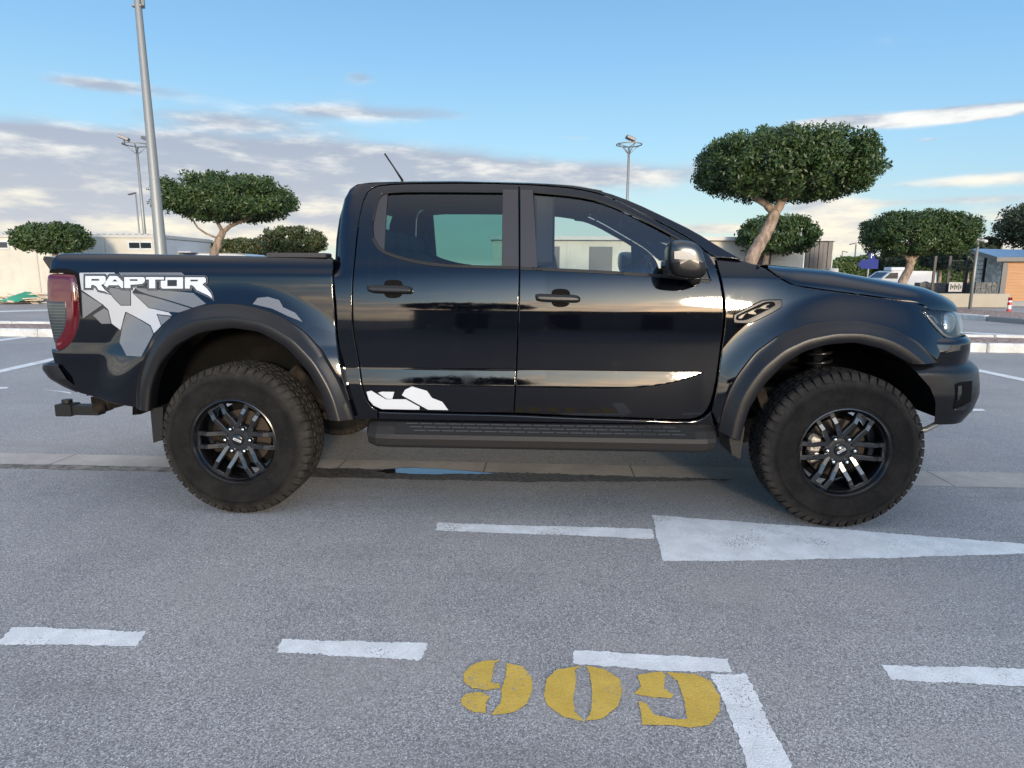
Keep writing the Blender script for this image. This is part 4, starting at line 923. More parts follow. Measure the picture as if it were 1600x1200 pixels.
# --- graphics
r2 = (120, 410, 1600/240)
def decal(name, pts, m, parent, Wf, off, z=r2, holes=(), grow=0., **kw):
    lp = [poly(G(z, *[tuple(p)+(1,) for p in pts]), Wf, chaikin=0)]+[poly(G(z, *[tuple(p)+(1,) for p in h]), Wf, chaikin=0) for h in holes]
    if grow:
        lp = [inset(lp[0], -grow)]+[q for q in [inset(l, grow) for l in lp[1:]] if area(q) > 1e-5]
    return skin(name, lp, Wf, m, parent, off=off, er=0, thick=0, grid=.012, bs=.012)[0]
bed = bedm[0]
Ap = [(30, 108), (390, 105), (440, 150), (500, 180), (640, 240), (585, 300), (578, 312), (750, 475), (950, 512), (990, 555), (830, 538), (885, 655), (805, 737), (770, 655), (505, 515), (455, 705), (358, 632), (328, 490), (275, 440), (50, 285)]
Bp = [(350, 262), (540, 290), (558, 300), (560, 443), (460, 443), (385, 365), (330, 290)]
Cp = [(437, 105), (1092, 105), (1135, 143), (500, 143), (482, 160)]
Dp = [(55, 308), (268, 442), (66, 585)]; Ep = [(288, 476), (326, 502), (357, 636), (260, 638), (170, 550)]
Fp = [(518, 525), (768, 668), (798, 745), (672, 980), (520, 970), (447, 835), (478, 650)]
Gp = [(592, 322), (700, 335), (1190, 480), (1070, 520), (960, 514), (752, 468)]; Hp = [(600, 262), (1215, 320), (1345, 430), (1210, 470), (725, 328), (640, 292)]; Ip = [(842, 545), (985, 567), (882, 655)]
for pl in (Bp, Cp, Dp, Ep, Fp, Gp, Hp, Ip): decal('graphic_outline', pl, 'decal_dark', bed, W_bed, .0012, grow=.0038)
decal('graphic_panel', Ap, 'decal_white', bed, W_bed, .0007, label=None)
for pl in (Bp, Cp, Dp, Ep, Fp, Gp, Hp, Ip): decal('graphic_panel', pl, 'decal_grey', bed, W_bed, .0018)
glyphs = [([(92, 138), (290, 138), (308, 152), (308, 200), (285, 228), (262, 236), (300, 285), (352, 332), (300, 305), (232, 290), (205, 250), (175, 236), (157, 240), (157, 268), (92, 268)], [[(160, 175), (235, 175), (235, 188), (160, 188)]]),
          ([(283, 235), (345, 138), (428, 138), (490, 200), (490, 270), (472, 270), (440, 240), (340, 240), (322, 266)], [[(402, 178), (428, 197), (376, 197)]]),
          ([(497, 150), (700, 150), (716, 165), (716, 200), (690, 226), (567, 236), (567, 270), (497, 270)], [[(560, 178), (635, 178), (635, 190), (560, 190)]]),
          ([(722, 150), (915, 150), (915, 181), (825, 181), (825, 272), (754, 272), (754, 181), (722, 181)], []),
          ([(925, 152), (1108, 152), (1114, 158), (1114, 275), (896, 275), (876, 256), (876, 188), (925, 188)], [[(950, 185), (1045, 185), (1045, 245), (950, 245)]]),
          ([(1128, 152), (1332, 152), (1350, 166), (1350, 205), (1315, 230), (1362, 270), (1402, 322), (1420, 378), (1370, 345), (1250, 290), (1225, 255), (1200, 238), (1185, 240), (1185, 275), (1128, 275)], [[(1190, 182), (1262, 182), (1262, 195), (1190, 195)]])]
for g_, h_ in glyphs: decal('letter_outer_outline', g_, 'decal_dark', bed, W_bed, .0024, grow=.0105)  # printed dark outer outline around each letter
for g_, h_ in glyphs: decal('letter_border', g_, 'decal_grey', bed, W_bed, .0030, grow=.0075)
for g_, h_ in glyphs: decal('letter_outline', g_, 'decal_dark', bed, W_bed, .0036, grow=.0046)
for g_, h_ in glyphs: decal('letter', g_, 'letter_white', bed, W_bed, .0042, holes=h_, grow=-.0012)
r3 = (380, 380, 4.)
decal('graphic_panel', [(60, 380), (90, 342), (155, 335), (225, 355), (250, 400), (325, 435), (372, 492), (280, 455), (180, 408)], 'decal_grey', bed, W_bed, .0012, z=r3)
rdm = doors['rear'][0]; r66 = (500, 520, 3.2)
for pl in ([(233, 295), (257, 289), (330, 332), (430, 332), (499, 370), (497, 384), (310, 381), (268, 362), (245, 335)], [(290, 299), (310, 294), (372, 295), (362, 330), (332, 329)], [(410, 312), (425, 285), (460, 268), (535, 290), (560, 325), (612, 345), (642, 386), (540, 384)]):
    decal('graphic_panel', pl, 'letter_white', rdm, W_cab, .0022, z=r66)
# --- cabin interior
def seat(x, y, wd=.5):
    m_ = MB(); m_.box((x+.27, y, .93), (.52, wd, .16), rotm(R(-6), 'Y'), .05); m_.box((x-.02, y, 1.21), (.14, wd*.94, .56), rotm(R(-14), 'Y'), .05); st_ = m_.build('seat', 'seat_fabric', T)
    m_ = MB(); m_.box((x-.105, y, 1.585), (.10, .25, .19), rotm(R(-8), 'Y'), .04); m_.tube([(x-.09, y-.06, 1.45), (x-.10, y-.06, 1.56)], .007, 6); m_.tube([(x-.09, y+.06, 1.45), (x-.10, y+.06, 1.56)], .007, 6); m_.build('headrest', 'seat_fabric', st_)
seat(1.72, -.38); seat(1.72, .38)
m_ = MB(); m_.box((1.05, 0, .95), (.48, 1.3, .16), bev=.05); m_.box((.80, 0, 1.20), (.14, 1.3, .50), rotm(R(-12), 'Y'), .05); rs_ = m_.build('rear_seat', 'seat_fabric', T)
for y in (-.40, .0, .40): m_ = MB(); m_.box((.735, y, 1.50), (.10, .25, .13), bev=.035); m_.build('headrest', 'seat_fabric', rs_)
m_ = MB(); m_.box((2.72, 0, 1.20), (.42, 1.56, .22), rotm(R(6), 'Y'), .06); m_.box((2.50, .38, 1.30), (.16, .40, .10), bev=.04); m_.build('dashboard', 'dash', T)
m_ = MB(); a = R(25); c_ = Vector((2.30, .38, 1.27)); ax = Matrix.Rotation(R(-62), 3, 'Y')
m_.tube([c_+ax@Vector((.185*math.cos(t), .185*math.sin(t), 0)) for t in np.linspace(0, 2*math.pi, 40)], .014, 8, False)
for t in (0, 2.1, 4.2): m_.tube([c_, c_+ax@Vector((.18*math.cos(t), .18*math.sin(t), 0))], .013, 6)
m_.build('steering_wheel', 'black_rubber', T, True)
m_ = MB(); m_.box((2.16, 0, 1.645), (.03, .23, .065), rotm(R(10), 'Y'), .01); m_.tube([(2.16, 0, 1.645), (2.22, 0, 1.69)], .01, 6); m_.build('rear_view_mirror', 'dash', T)
for s in BOTH:
    m_ = MB(); m_.tube([(1.86, -.62*s, 1.735), (1.88, -.60*s, 1.70), (2.02, -.60*s, 1.685), (2.04, -.61*s, 1.71)], .010, 6); m_.build('grab_handle', 'dash', T, True)
    m_ = MB(); m_.box((1.66, -.715*s, 1.56), (.11, .04, .42), rotm(R(20*-s), 'X'), .012); m_.build('inner_pillar', 'dash', T)
# ================================================================== THE CAR PARK
FW = np.array([math.sin(CYAW), math.cos(CYAW), 0.]); RT = np.array([math.cos(CYAW), -math.sin(CYAW), 0.]); QC = rotz(-CYAW)
def lat(px, depth): v = np.array(at(px, 420, depth))-CC; return float(v@RT), float(v@FW)
def fr(l, d, z=0.): p = CC+RT*l+FW*d; return Vector((p[0], p[1], z))
def hz(px, py, depth): return at(px, py, depth)[2]
def sheet(name, pts, z, m, kind='structure', parent=None, thick=0.):
    V = [(p[0], p[1], z) for p in pts]; o = mk(name, V, [tuple(range(len(V)))], m, parent)
    if kind: o['kind'] = kind
    return o
mat('dirt_seam', rough=.9, fn=lambda h, p, o: link(h, h.mix(h.ss(h.noise(pos(h), 12., 5., .7), .35, .65), (.07, .06, .052), (.22, .195, .17)), p.inputs['Base Color']))
# ground
n = 60; gx = np.concatenate([[-600, -200, -80], np.linspace(-30, 40, 36), [90, 200, 600]]); gy = np.concatenate([[-600, -100, -40], np.linspace(-14, 60, 36), [120, 250, 600]])
V = [(x, y, 0) for x in gx for y in gy]; k = len(gy)
tag(mk('ground', V, [(i*k+j, (i+1)*k+j, (i+1)*k+j+1, i*k+j+1) for i in range(len(gx)-1) for j in range(k-1)], 'asphalt'), kind='structure')
def jag(pts, step=.02, amp=.006):
    o = []; n = len(pts)
    for i in range(n):
        a = np.array(pts[i][:2]); b = np.array(pts[(i+1) % n][:2]); L = np.hypot(*(b-a)); k = max(1, int(L/step)); e = (b-a)/L; q = np.array([-e[1], e[0]])
        f1, f2, ph = rng.uniform(5, 9), rng.uniform(17, 30), rng.uniform(0, 6, 2)
        for j in range(k):
            t = L*j/k; o.append(a+e*t+q*(rng.normal(0, amp*.55)+amp*.6*math.sin(f1*t+ph[0])+amp*.5*math.sin(f2*t+ph[1]))*(1 if j else .4))
    return o
def flat(name, pts, z, m, parent=None):
    P = np.array(pts); P = ccw(P); edges = [(i, (i+1) % len(P)) for i in range(len(P))]
    V2, _, F2, *_ = delaunay_2d_cdt([Vector(p) for p in P], edges, [], 0, 1e-7, True); A_ = np.array([tuple(v) for v in V2]); F2 = [tuple(f) for f in F2]
    k_ = inside(A_[np.array(F2)].mean(1), P); return mk(name, [(v[0], v[1], z) for v in A_], [f for f, q_ in zip(F2, k_) if q_], m, parent)
tag(flat('drain_gutter', jag([(-14, -.19), (.5, -.20), (4, -.24), (16, -.30), (16, .06), (4, .075), (-14, .11)], .06, .004), .0015, 'gutter'), kind='structure')
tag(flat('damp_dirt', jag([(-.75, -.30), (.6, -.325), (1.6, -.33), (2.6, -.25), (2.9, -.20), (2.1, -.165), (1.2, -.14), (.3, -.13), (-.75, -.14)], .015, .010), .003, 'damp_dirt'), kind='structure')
tag(flat('dirt_seam', jag([(-12, -.235), (-.76, -.27), (-.76, -.17), (-12, -.175)], .02, .008), .0026, 'dirt_seam'), kind='structure')
pp = [(a.x, a.y) for a in (gnd(x, y) for x, y in ((588, 737), (606, 734), (628, 732.2), (655, 732), (690, 734), (728, 737), (778, 741), (748, 741.8), (712, 740.8), (690, 742), (650, 741.5), (622, 739.8), (604, 740)))]
tag(flat('puddle', jag(pp, .02, .006), .0045, 'puddle'), kind='structure')
# painted markings
def mark(name, label, cat, polys, m, z=.0012, group=None, z0=None, amp=.0045, step=.010):
    mats = []; root = None
    for q in polys:
        g_ = [gnd(*((z0[0]+p[0]/z0[2], z0[1]+p[1]/z0[2]) if z0 else p)) for p in q]
        o = flat(name, jag([(v.x, v.y) for v in g_], step, amp), z, m, root)
        if len(polys) > 1 and root is None: pass
        mats.append(o)
    if len(mats) > 1:
        bmv = MB()
        for o in mats: bmv.add([tuple(v.co) for v in o.data.vertices], [tuple(p.vertices) for p in o.data.polygons]); bpy.data.objects.remove(o)
        mats = [bmv.build(name, m)]
    return tag(mats[0], label, cat, group)
GL = 'white painted dashes on the asphalt'
mark('road_marking', 'short white dash on the asphalt at the far left of the foreground', 'road marking', [[(18, 980), (229, 987), (212, 1010), (-6, 1007)]], 'white_marking', group=GL)
mark('road_marking', 'short white dash left of the yellow parking bay number, not touching it', 'road marking', [[(442, 998), (668, 1006), (656, 1031), (434, 1020)]], 'white_marking', group=GL)
mark('road_marking', 'white dash touching the tops of the yellow digits, above the white corner stripe', 'road marking', [[(897, 1017), (1137, 1029), (1142, 1051), (1010, 1046), (897, 1037)]], 'white_marking', group=GL)
mark('road_marking', 'short white dash at the right edge of the foreground, right of the white corner stripe', 'road marking', [[(1376, 1039), (1660, 1047), (1660, 1076), (1600, 1073), (1392, 1062)]], 'white_marking', group=GL)
mark('road_marking', 'broad white bay stripe running towards the viewer beside the yellow digits', 'road marking', [[(1110, 1054), (1167, 1054), (1235, 1200), (1262, 1260), (1200, 1260), (1168, 1200), (1132, 1100)]], 'white_marking', group=GL)
mark('road_marking', 'long thin white dash beside the pickup, left of the big white triangle', 'road marking', [[(682, 817), (1020, 827), (1022, 842), (680, 829)]], 'white_marking', group=GL)
mark('road_arrow', 'large white triangular arrowhead painted on the asphalt under the front wheel', 'road arrow', [[(1018, 805), (1300, 826), (1600, 850), (1725, 859), (1600, 865), (1400, 872), (1190, 876), (1037, 877)]], 'white_marking')
yl = [[(355, 130), (330, 140), (325, 175), (318, 215), (352, 222), (352, 240), (300, 250), (240, 240), (210, 215), (210, 185), (235, 155), (290, 133)],
      [(378, 140), (440, 155), (478, 200), (480, 250), (460, 300), (400, 335), (320, 345), (355, 300), (358, 250), (375, 200)], [(255, 255), (290, 258), (312, 275), (295, 300), (300, 340), (250, 335), (205, 305), (200, 280), (220, 260)],
      [(668, 152), (645, 175), (650, 220), (640, 290), (645, 335), (680, 368), (600, 350), (540, 310), (525, 260), (535, 205), (580, 165)], [(690, 152), (760, 165), (820, 205), (832, 255), (815, 310), (760, 355), (690, 368), (712, 320), (712, 240), (705, 185)],
      [(890, 190), (960, 178), (985, 175), (1000, 190), (992, 240), (1030, 265), (1020, 280), (960, 278), (880, 262), (905, 235)], [(1005, 178), (1110, 182), (1180, 215), (1212, 270), (1210, 330), (1170, 385), (1100, 395), (1010, 385), (905, 382), (900, 320), (895, 290), (925, 300), (960, 345), (1030, 362), (1085, 360), (1070, 280), (1050, 215)]]
mark('bay_number', 'yellow stencilled parking bay number painted upside down on the asphalt', 'parking number', yl, 'yellow_marking', z=.0024, z0=(640, 980, 2.5), amp=.002, step=.006)
for q, lb in (([(1523, 576), (1660, 604), (1660, 609), (1523, 580)], 'thin white bay line on the asphalt ahead of the pickup bumper'), ([(1512, 639), (1536, 639.5), (1540, 642.5), (1512, 643)], 'stub of white line beside the front bumper, nearer than the long thin line'),
              ([(-40, 587), (112, 553), (112, 557.5), (-40, 592)], 'thin white bay line running behind the tail of the pickup'), ([(-40, 535), (42, 525.5), (42, 528), (-40, 538.5)], 'thin white bay line close to the left near kerb'),
              ([(-40, 606), (14, 605), (10, 608), (-40, 609.5)], 'stub of white line at the left edge, level with the rear bumper'), ([(64, 608), (110, 613.5), (112, 616), (90, 612)], 'stub of white line just below the rear bumper'),
              ([(1490, 518), (1660, 527), (1660, 529), (1490, 519.6)], 'thin white bay line on the lane beyond the right gravel island'), ([(-40, 487), (78, 484), (78, 485.5), (-40, 489)], 'thin white bay line on the lane beyond the left gravel island')):
    mark('road_marking', lb, 'road marking', [q], 'white_marking', z=.004, amp=.003, step=.1)
# kerbs and gravel islands
def kerb_run(a, b, wd=.16, h=.15, label='', m='kerb_white', seg=1.0):
    a = Vector((a[0], a[1], 0)); b = Vector((b[0], b[1], 0)); L = (b-a).length; e = (b-a)/L; q = Vector((-e.y, e.x, 0)); k = MB(); nseg = max(1, int(L/seg)); an = math.atan2(e.y, e.x)
    for i in range(nseg):
        c = a+e*(L*(i+.5)/nseg)+q*wd/2+Vector((0, 0, h/2-.02)); k.box(c, (L/nseg-.012, wd, h+.04), rotz(an)@rotm(R(random.uniform(-.25, .25)), 'Y'), .025)
    return k.build('kerb', m)
A = gnd(40, 526); B = gnd(1560, 551); e = (B-A).normalized(); q = Vector((-e.y, e.x, 0)); A2 = A-e*14; B2 = B+e*10
tag(kerb_run(A2, B2), 'long white painted kerb in front of the near gravel strip', 'kerb')
def bank(name, a, b, q, w0, w1, h, label=None):
    V = []; 
    for i in range(81):
        p = a+(b-a)*i/80
        for j in range(9):
            t = w0+(w1-w0)*j/8; V.append((p.x+q.x*t, p.y+q.y*t, h+.03*math.sin(math.pi*j/8)+random.uniform(-.008, .008)))
    return tag(mk(name, V, [(i*9+j, (i+1)*9+j, (i+1)*9+j+1, i*9+j+1) for i in range(80) for j in range(8)], 'gravel', None, True), kind='structure')
bank('gravel_strip', A2, B2, q, .165, 1.55, .10)
tag(kerb_run(A2+q*1.57, B2+q*1.57), 'long white painted kerb along the back of the near gravel strip', 'kerb')
# far right island with low wall
a = gnd(1497, 498); b = gnd(1560, 503.5); e2 = (b-a).normalized(); q2 = Vector((-e2.y, e2.x, 0))
tag(kerb_run(a-e2*9, b-e2*.4), 'white painted kerb across the lane from the pickup bonnet, before the camera pole', 'kerb')
tag(kerb_run(b-e2*.35, b+e2*9, m='kerb_grey'), 'bare grey kerb at the right edge below the striped bollard', 'kerb')
bank('gravel_strip', a-e2*9, b+e2*9, q2, .165, 3.0, .10)
l0, d0 = lat(1400, 23.5); l1, d1 = lat(1580, 23.5)
wl = MB(); wl.box(fr((l0+l1)/2, d0, .27), (l1-l0, .25, .50), QC, .02); tag(wl.build('low_wall', 'concrete'), 'low beige concrete wall behind the camera pole', 'wall')
l0, d0 = lat(1577, 23.0); l1, _ = lat(1700, 23.0)
wl = MB(); wl.box(fr((l0+l1)/2, d0+1.2, .12), (l1-l0, .2, .2), QC, .02); tag(wl.build('kerb', 'kerb_grey'), 'low grey step in front of the wooden hut', 'kerb')
# far left kerb below the cabin
l0, d0 = lat(-80, 25.3); l1, _ = lat(420, 25.3)
wl = MB(); 
for i in range(14): wl.box(fr(l0+(l1-l0)*(i+.5)/14, d0-.9, .05), ((l1-l0)/14-.015, .22, .17), QC, .02)
tag(wl.build('kerb', 'kerb_white'), 'white kerb at the foot of the cream site cabin', 'kerb')

# ---- cabins
def cbox(mb, l0, l1, d0, d1, z0, z1, bev=0.): return mb.box(fr((l0+l1)/2, (d0+d1)/2, (z0+z1)/2), (abs(l1-l0), abs(d1-d0), abs(z1-z0)), QC, bev)
D1 = 25.; lR, dF = lat(250, D1); zt = hz(120, 367, D1)
C1 = empty('site_cabin', 'long cream site cabin with small high windows at the left edge', 'cabin', loc=fr(lR-6, dF))
def cb(name, m, parent, *boxes, bev=0.):
    mb = MB()
    for b_ in boxes: cbox(mb, *b_, bev=bev)
    o = mb.build(name, m); 
    if parent: o.parent = parent; o.matrix_parent_inverse = Matrix.Translation(-Vector(parent.location))
    return o
lL = lR-11.
wallm = cb('wall', 'cabin_cream', C1, (lL, lR, dF, dF+4.5, 0, zt-.10))
cb('roof', 'cabin_trim', C1, (lL-.05, lR+.05, dF-.06, dF+4.6, zt-.11, zt)); rf = MB()
for k in range(46): cbox(rf, lL+.24*k, lL+.24*k+.12, dF-.08, dF+4.6, zt-.004, zt+.03)
o = rf.build('roof_ribs', 'cabin_trim'); o.parent = C1; o.matrix_parent_inverse = Matrix.Translation(-Vector(C1.location))
cb('end_panel', 'cabin_shade_white', C1, (lR-.01, lR+.02, dF+.10, dF+4.4, .05, zt-.14));  # end face tinted bluish, its shade put into the colour
cb('corner_post', 'cabin_trim', C1, (lR-.09, lR+.035, dF-.03, dF+.10, 0, zt-.11))
for pxs in (167, 60): l_, _ = lat(pxs, D1); cb('wall_batten', 'cabin_trim', C1, (l_-.02, l_+.02, dF-.025, dF+.01, 0, zt-.12))
for (a, b) in ((-14, 17), (206, 222), (224, 240)):
    la, _ = lat(a, D1); lb, _ = lat(b, D1); z1, z0 = hz(100, 379, D1), hz(100, 387.5, D1)
    wo = cb('window', 'cabin_shade_white', C1, (la-.05, lb+.05, dF-.03, dF+.01, z0-.06, z1+.06)); pn = cb('pane', 'window_dark', None, (la, lb, dF-.036, dF-.025, z0, z1)); pn.parent = wo; pn.matrix_parent_inverse = (wo.matrix_parent_inverse.inverted() @ Matrix.Identity(4)); 
    pn.matrix_parent_inverse = Matrix.Identity(4)
aw = cb('awning', 'cabin_shade_white', C1, (lR+.03, lR+.55, dF+1.4, dF+3.4, zt-.62, zt-.58)); cb('shutter', 'cabin_trim', C1, (lR+.02, lR+.05, dF+1.4, dF+3.4, zt-1.5, zt-.64))
# second building behind the cab
D2 = 28.; la, d2 = lat(770, D2); lb, _ = lat(1254, D2); zt2 = hz(1150, 371, D2)
C2 = empty('low_building', 'long low cream building with dark doors seen beyond the cab and bonnet', 'building', loc=fr((la+lb)/2, d2))
def cb2(name, m, *boxes, par=None):
    o = cb(name, m, C2, *boxes)
    return o
cb2('wall', 'cabin_cream', (la, lb, d2, d2+5, 0, zt2-.16)); cb2('roof', 'cabin_trim', (la-.1, lb+1.25, d2-.25, d2+5.2, zt2-.15, zt2))
for (a, b) in ((840, 874), (920, 956), (1108, 1123), (1178, 1203)):
    x0_, _ = lat(a, D2); x1_, _ = lat(b, D2); cb2('door', 'door_dark', (x0_, x1_, d2-.03, d2+.01, 0, zt2-.42))
for a in (885, 1000, 1060): x0_, _ = lat(a, D2); cb2('wall_batten', 'cabin_trim', (x0_-.03, x0_+.03, d2-.02, d2+.01, 0, zt2-.17))
x0_, _ = lat(1256, D2); x1_, _ = lat(1297, D2); sp_b = []
for k in range(6): w_ = (x1_-x0_)/6; sp_b.append((x0_+w_*k+.01, x0_+w_*(k+1)-.01, d2-.02-.02*(k % 2), d2+.06, 0, zt2-.17))
cb2('cladding_panel', 'slate_panel', *sp_b); cb2('end_post', 'cabin_trim', (x1_, x1_+.05, d2-.05, d2+.1, 0, zt2-.15))
# white box beside it
x0_, dd_ = lat(1296, 27.); x1_, _ = lat(1311, 27.); mb = MB(); cbox(mb, x0_, x1_, dd_, dd_+.4, 0, hz(1300, 419, 27.), bev=.03); cbox(mb, x0_+.04, x1_-.04, dd_-.012, dd_+.01, .3, hz(1300, 422, 27.), bev=.005); tag(mb.build('service_box', 'white_plastic'), 'small white service box at the right end of the low building', 'service box')

# ---- hut with wooden front
K = [fr(*lat(1566, 26.)), fr(*lat(1523, 30.5)), fr(*lat(1700, 34.)), fr(*lat(1720, 25.2))]
ze, zb_ = hz(1566, 402, 26.), hz(1523, 389, 30.5)
H_ = empty('wooden_hut', 'hut with orange timber front, stone side wall and blue metal roof', 'hut', loc=tuple(K[0]))
def wallq(name, a, b, z0, z1a, z1b, m, t=.08, par=H_):
    e_ = (b-a).normalized(); n_ = Vector((-e_.y, e_.x, 0))*t; V = []
    for p, z1 in ((a, z1a), (b, z1b)):
        for o_ in (Vector((0, 0, 0)), n_): V += [(p.x+o_.x, p.y+o_.y, z0), (p.x+o_.x, p.y+o_.y, z1)]
    o = mk(name, V, [(0, 1, 5, 4), (2, 6, 7, 3), (0, 4, 6, 2), (1, 3, 7, 5), (0, 2, 3, 1), (4, 5, 7, 6)], m); o.parent = par; o.matrix_parent_inverse = Matrix.Translation(-Vector(par.location)); return o
wallq('side_wall', K[1], K[0], 0, zb_-.06, ze-.10, 'stone_wall'); wallq('front_wall', K[0]+(K[3]-K[0])*.02, K[3], 0, ze-.14, ze-.14, 'wood_boards', t=-.06)
wallq('corner_post', K[0]-(K[3]-K[0]).normalized()*.02, K[0]+(K[3]-K[0]).normalized()*.16, 0, ze-.1, ze-.1, 'fascia_dark', t=-.09)
ov = (K[0]-K[1]).normalized(); ovl = (K[0]-K[3]).normalized()
RP = [K[0]+ov*.35+ovl*.3, K[1]-ov*.1+ovl*.35, K[2], K[3]+ov*.35]; zz = [ze, zb_+.02, zb_+.02, ze]
V = [(p.x, p.y, z) for p, z in zip(RP, zz)]+[(p.x, p.y, z-.17) for p, z in zip(RP, zz)]
o = mk('roof_edge', V, [(4, 7, 6, 5), (0, 1, 5, 4), (1, 2, 6, 5), (2, 3, 7, 6), (3, 0, 4, 7)], 'fascia_dark'); o.parent = H_; o.matrix_parent_inverse = Matrix.Translation(-Vector(H_.location))
o = mk('roof', [(p.x, p.y, z+.003) for p, z in zip(RP, zz)], [(0, 1, 2, 3)], 'roof_metal'); o.parent = H_; o.matrix_parent_inverse = Matrix.Translation(-Vector(H_.location))

# ---- poles and lamps
def base_of(px, depth): l, d = lat(px, depth); return fr(l, d)
p0 = np.array(at(252, 398, 11.)); base = fr(*lat(254, 11.))
P_ = empty('tall_pole', 'tall thick grey steel pole rising out of the frame behind the cargo bed', 'pole', loc=tuple(base))
def loc_tube(mb, base, pts, rad, n=12): return mb.tube([Vector(p)-Vector(base) for p in pts], rad, n)
tp = at(215, 0, 11.); tp2 = at(211, -45, 11.)
mb = MB(); loc_tube(mb, base, [base, at(253, 410, 11.), at(234, 200, 11.), tp, tp2], [.105, .095, .072, .055, .05], 20); mb.build('shaft', 'galvanised', P_, True)
mb = MB(); mb.lathe([(.16, 0), (.16, .02), (.11, .03)], (0, 0, 0), 16, 'z'); mb.build('base_plate', 'galvanised', P_)
mb = MB(); v = tp-base; mb.box(v+Vector((0, 0, -.10)), (.17, .12, .03)); mb.box(v+Vector((.09, 0, -.02)), (.05, .05, .16), bev=.01); mb.build('bracket', 'galvanised', P_)
def flood(px, pytop, depth, label, heads, grp='floodlight masts with ring heads', drop=0):
    b = fr(*lat(px, depth)); z = hz(px, pytop, depth); r_ = empty('floodlight_mast', label, 'floodlight', grp, loc=tuple(b))
    mb = MB(); mb.tube([(0, 0, 0), (0, 0, z*.5), (0, 0, z)], [.10, .075, .055], 12); mb.build('shaft', 'galvanised', r_, True)
    mb = MB(); rr = .60; mb.tube([(rr*math.cos(a), rr*math.sin(a), z+.12) for a in np.linspace(0, 2*math.pi, 28)], .028, 6, False)
    for a in np.linspace(0, 2*math.pi, 5)[:-1]: mb.tube([(0, 0, z-.35), (.35*math.cos(a+.4), .35*math.sin(a+.4), z-.02), (rr*math.cos(a+.4), rr*math.sin(a+.4), z+.12)], .018, 6); mb.tube([(0, 0, z), (rr*math.cos(a+.4), rr*math.sin(a+.4), z+.12)], .015, 6)
    mb.build('ring', 'galvanised', r_, True)
    for (hx, hy, an) in heads:
        mb = MB(); mb.box((hx, hy, z+.38), (.46, .34, .15), rotz(an)@rotm(R(22), 'Y'), .02); mb.box((hx, hy, z+.22), (.05, .05, .22)); mb.build('floodlight_head', 'lamp_head', r_)
    return r_
flood(231, 236, 32., 'floodlight mast with a ring head left of the thick steel pole', [(-.42, -.25, .3), (.5, .1, -.2)]); flood(976.5, 236, 32., 'floodlight mast with a ring head rising beyond the cab roof', [(.05, -.1, .2)])
def small_lamp(px, pytop, depth, label, side=-1, h=None, rr=.05):
    b = fr(*lat(px, depth)); z = hz(px, pytop, depth); r_ = empty('street_lamp', label, 'street lamp', 'distant street lamps', loc=tuple(b))
    mb = MB(); mb.tube([(0, 0, 0), (0, 0, z)], [rr*1.4, rr], 8); mb.build('shaft', 'galvanised', r_, True)
    mb = MB(); mb.box((side*.28, 0, z+.05), (.62, .24, .10), rotm(R(12*side), 'Y'), .03); mb.build('lamp_head', 'lamp_head', r_)
small_lamp(223, 306, 50., 'small distant street lamp just left of the ring-headed mast at left', -1)
small_lamp(1334, 382, 62., 'distant street lamp left of the blue signs, taller of the two', -1, rr=.06); small_lamp(1314, 394, 75., 'distant street lamp left of the blue signs, shorter of the two', 1, rr=.06)
# camera pole on the right island
D = 21.5; b = fr(*lat(1523, D)); z = hz(1528, 372, D)
r_ = empty('camera_pole', 'slim pale pole topped by two white surveillance cameras before the hut', 'camera pole', loc=tuple(b))
mb = MB(); mb.tube([(0, 0, 0), (0, 0, z)], [.05, .045], 12); mb.build('shaft', 'galvanised', r_, True)
for sx_ in (-1, 1):
    mb = MB(); mb.box((sx_*.12, -.08, z-.04-.06*(sx_ > 0)), (.16, .22, .09), rotz(.5*sx_)@rotm(R(12), 'X'), .03); mb.tube([(0, 0, z-.06), (sx_*.1, -.03, z-.05)], .02, 6); mb.build('camera_head', 'white_plastic', r_)
# blue signs on a pole
D = 30.; b = fr(*lat(1356.5, D)); z = hz(1357, 392, D)
r_ = empty('sign_post', 'slim post with a small blue square sign over a blue arrow board', 'sign post', loc=tuple(b))
mb = MB(); mb.tube([(0, 0, 0), (0, 0, z+.02)], .045, 10); mb.build('post', 'galvanised', r_, True)
def wz(py): return hz(1357, py, D)
k_ = D/CF
mb = MB(); mb.box((.09, -.06, (wz(393)+wz(406))/2), (9*k_, .02, 13*k_)); so = mb.build('parking_sign', 'sign_blue', r_)
mb = MB(); zc = (wz(393)+wz(406))/2; mb.box((.06, -.074, zc), (.03, .006, .22)); mb.box((.10, -.074, zc+.09), (.09, .006, .03)); mb.box((.10, -.074, zc+.01), (.09, .006, .03)); mb.box((.14, -.074, zc+.05), (.03, .006, .09)); mb.build('letter', 'sign_white', so)
za, zb2 = wz(405), wz(420); zm = (za+zb2)/2
mb = MB(); mb.prism([((1339-1357)*k_, zm), ((1345-1357)*k_, za-.03), ((1370-1357)*k_, za), ((1371-1357)*k_, zb2), ((1345-1357)*k_, zb2)], -.08, -.055); mb.build('arrow_board', 'sign_blue', r_)
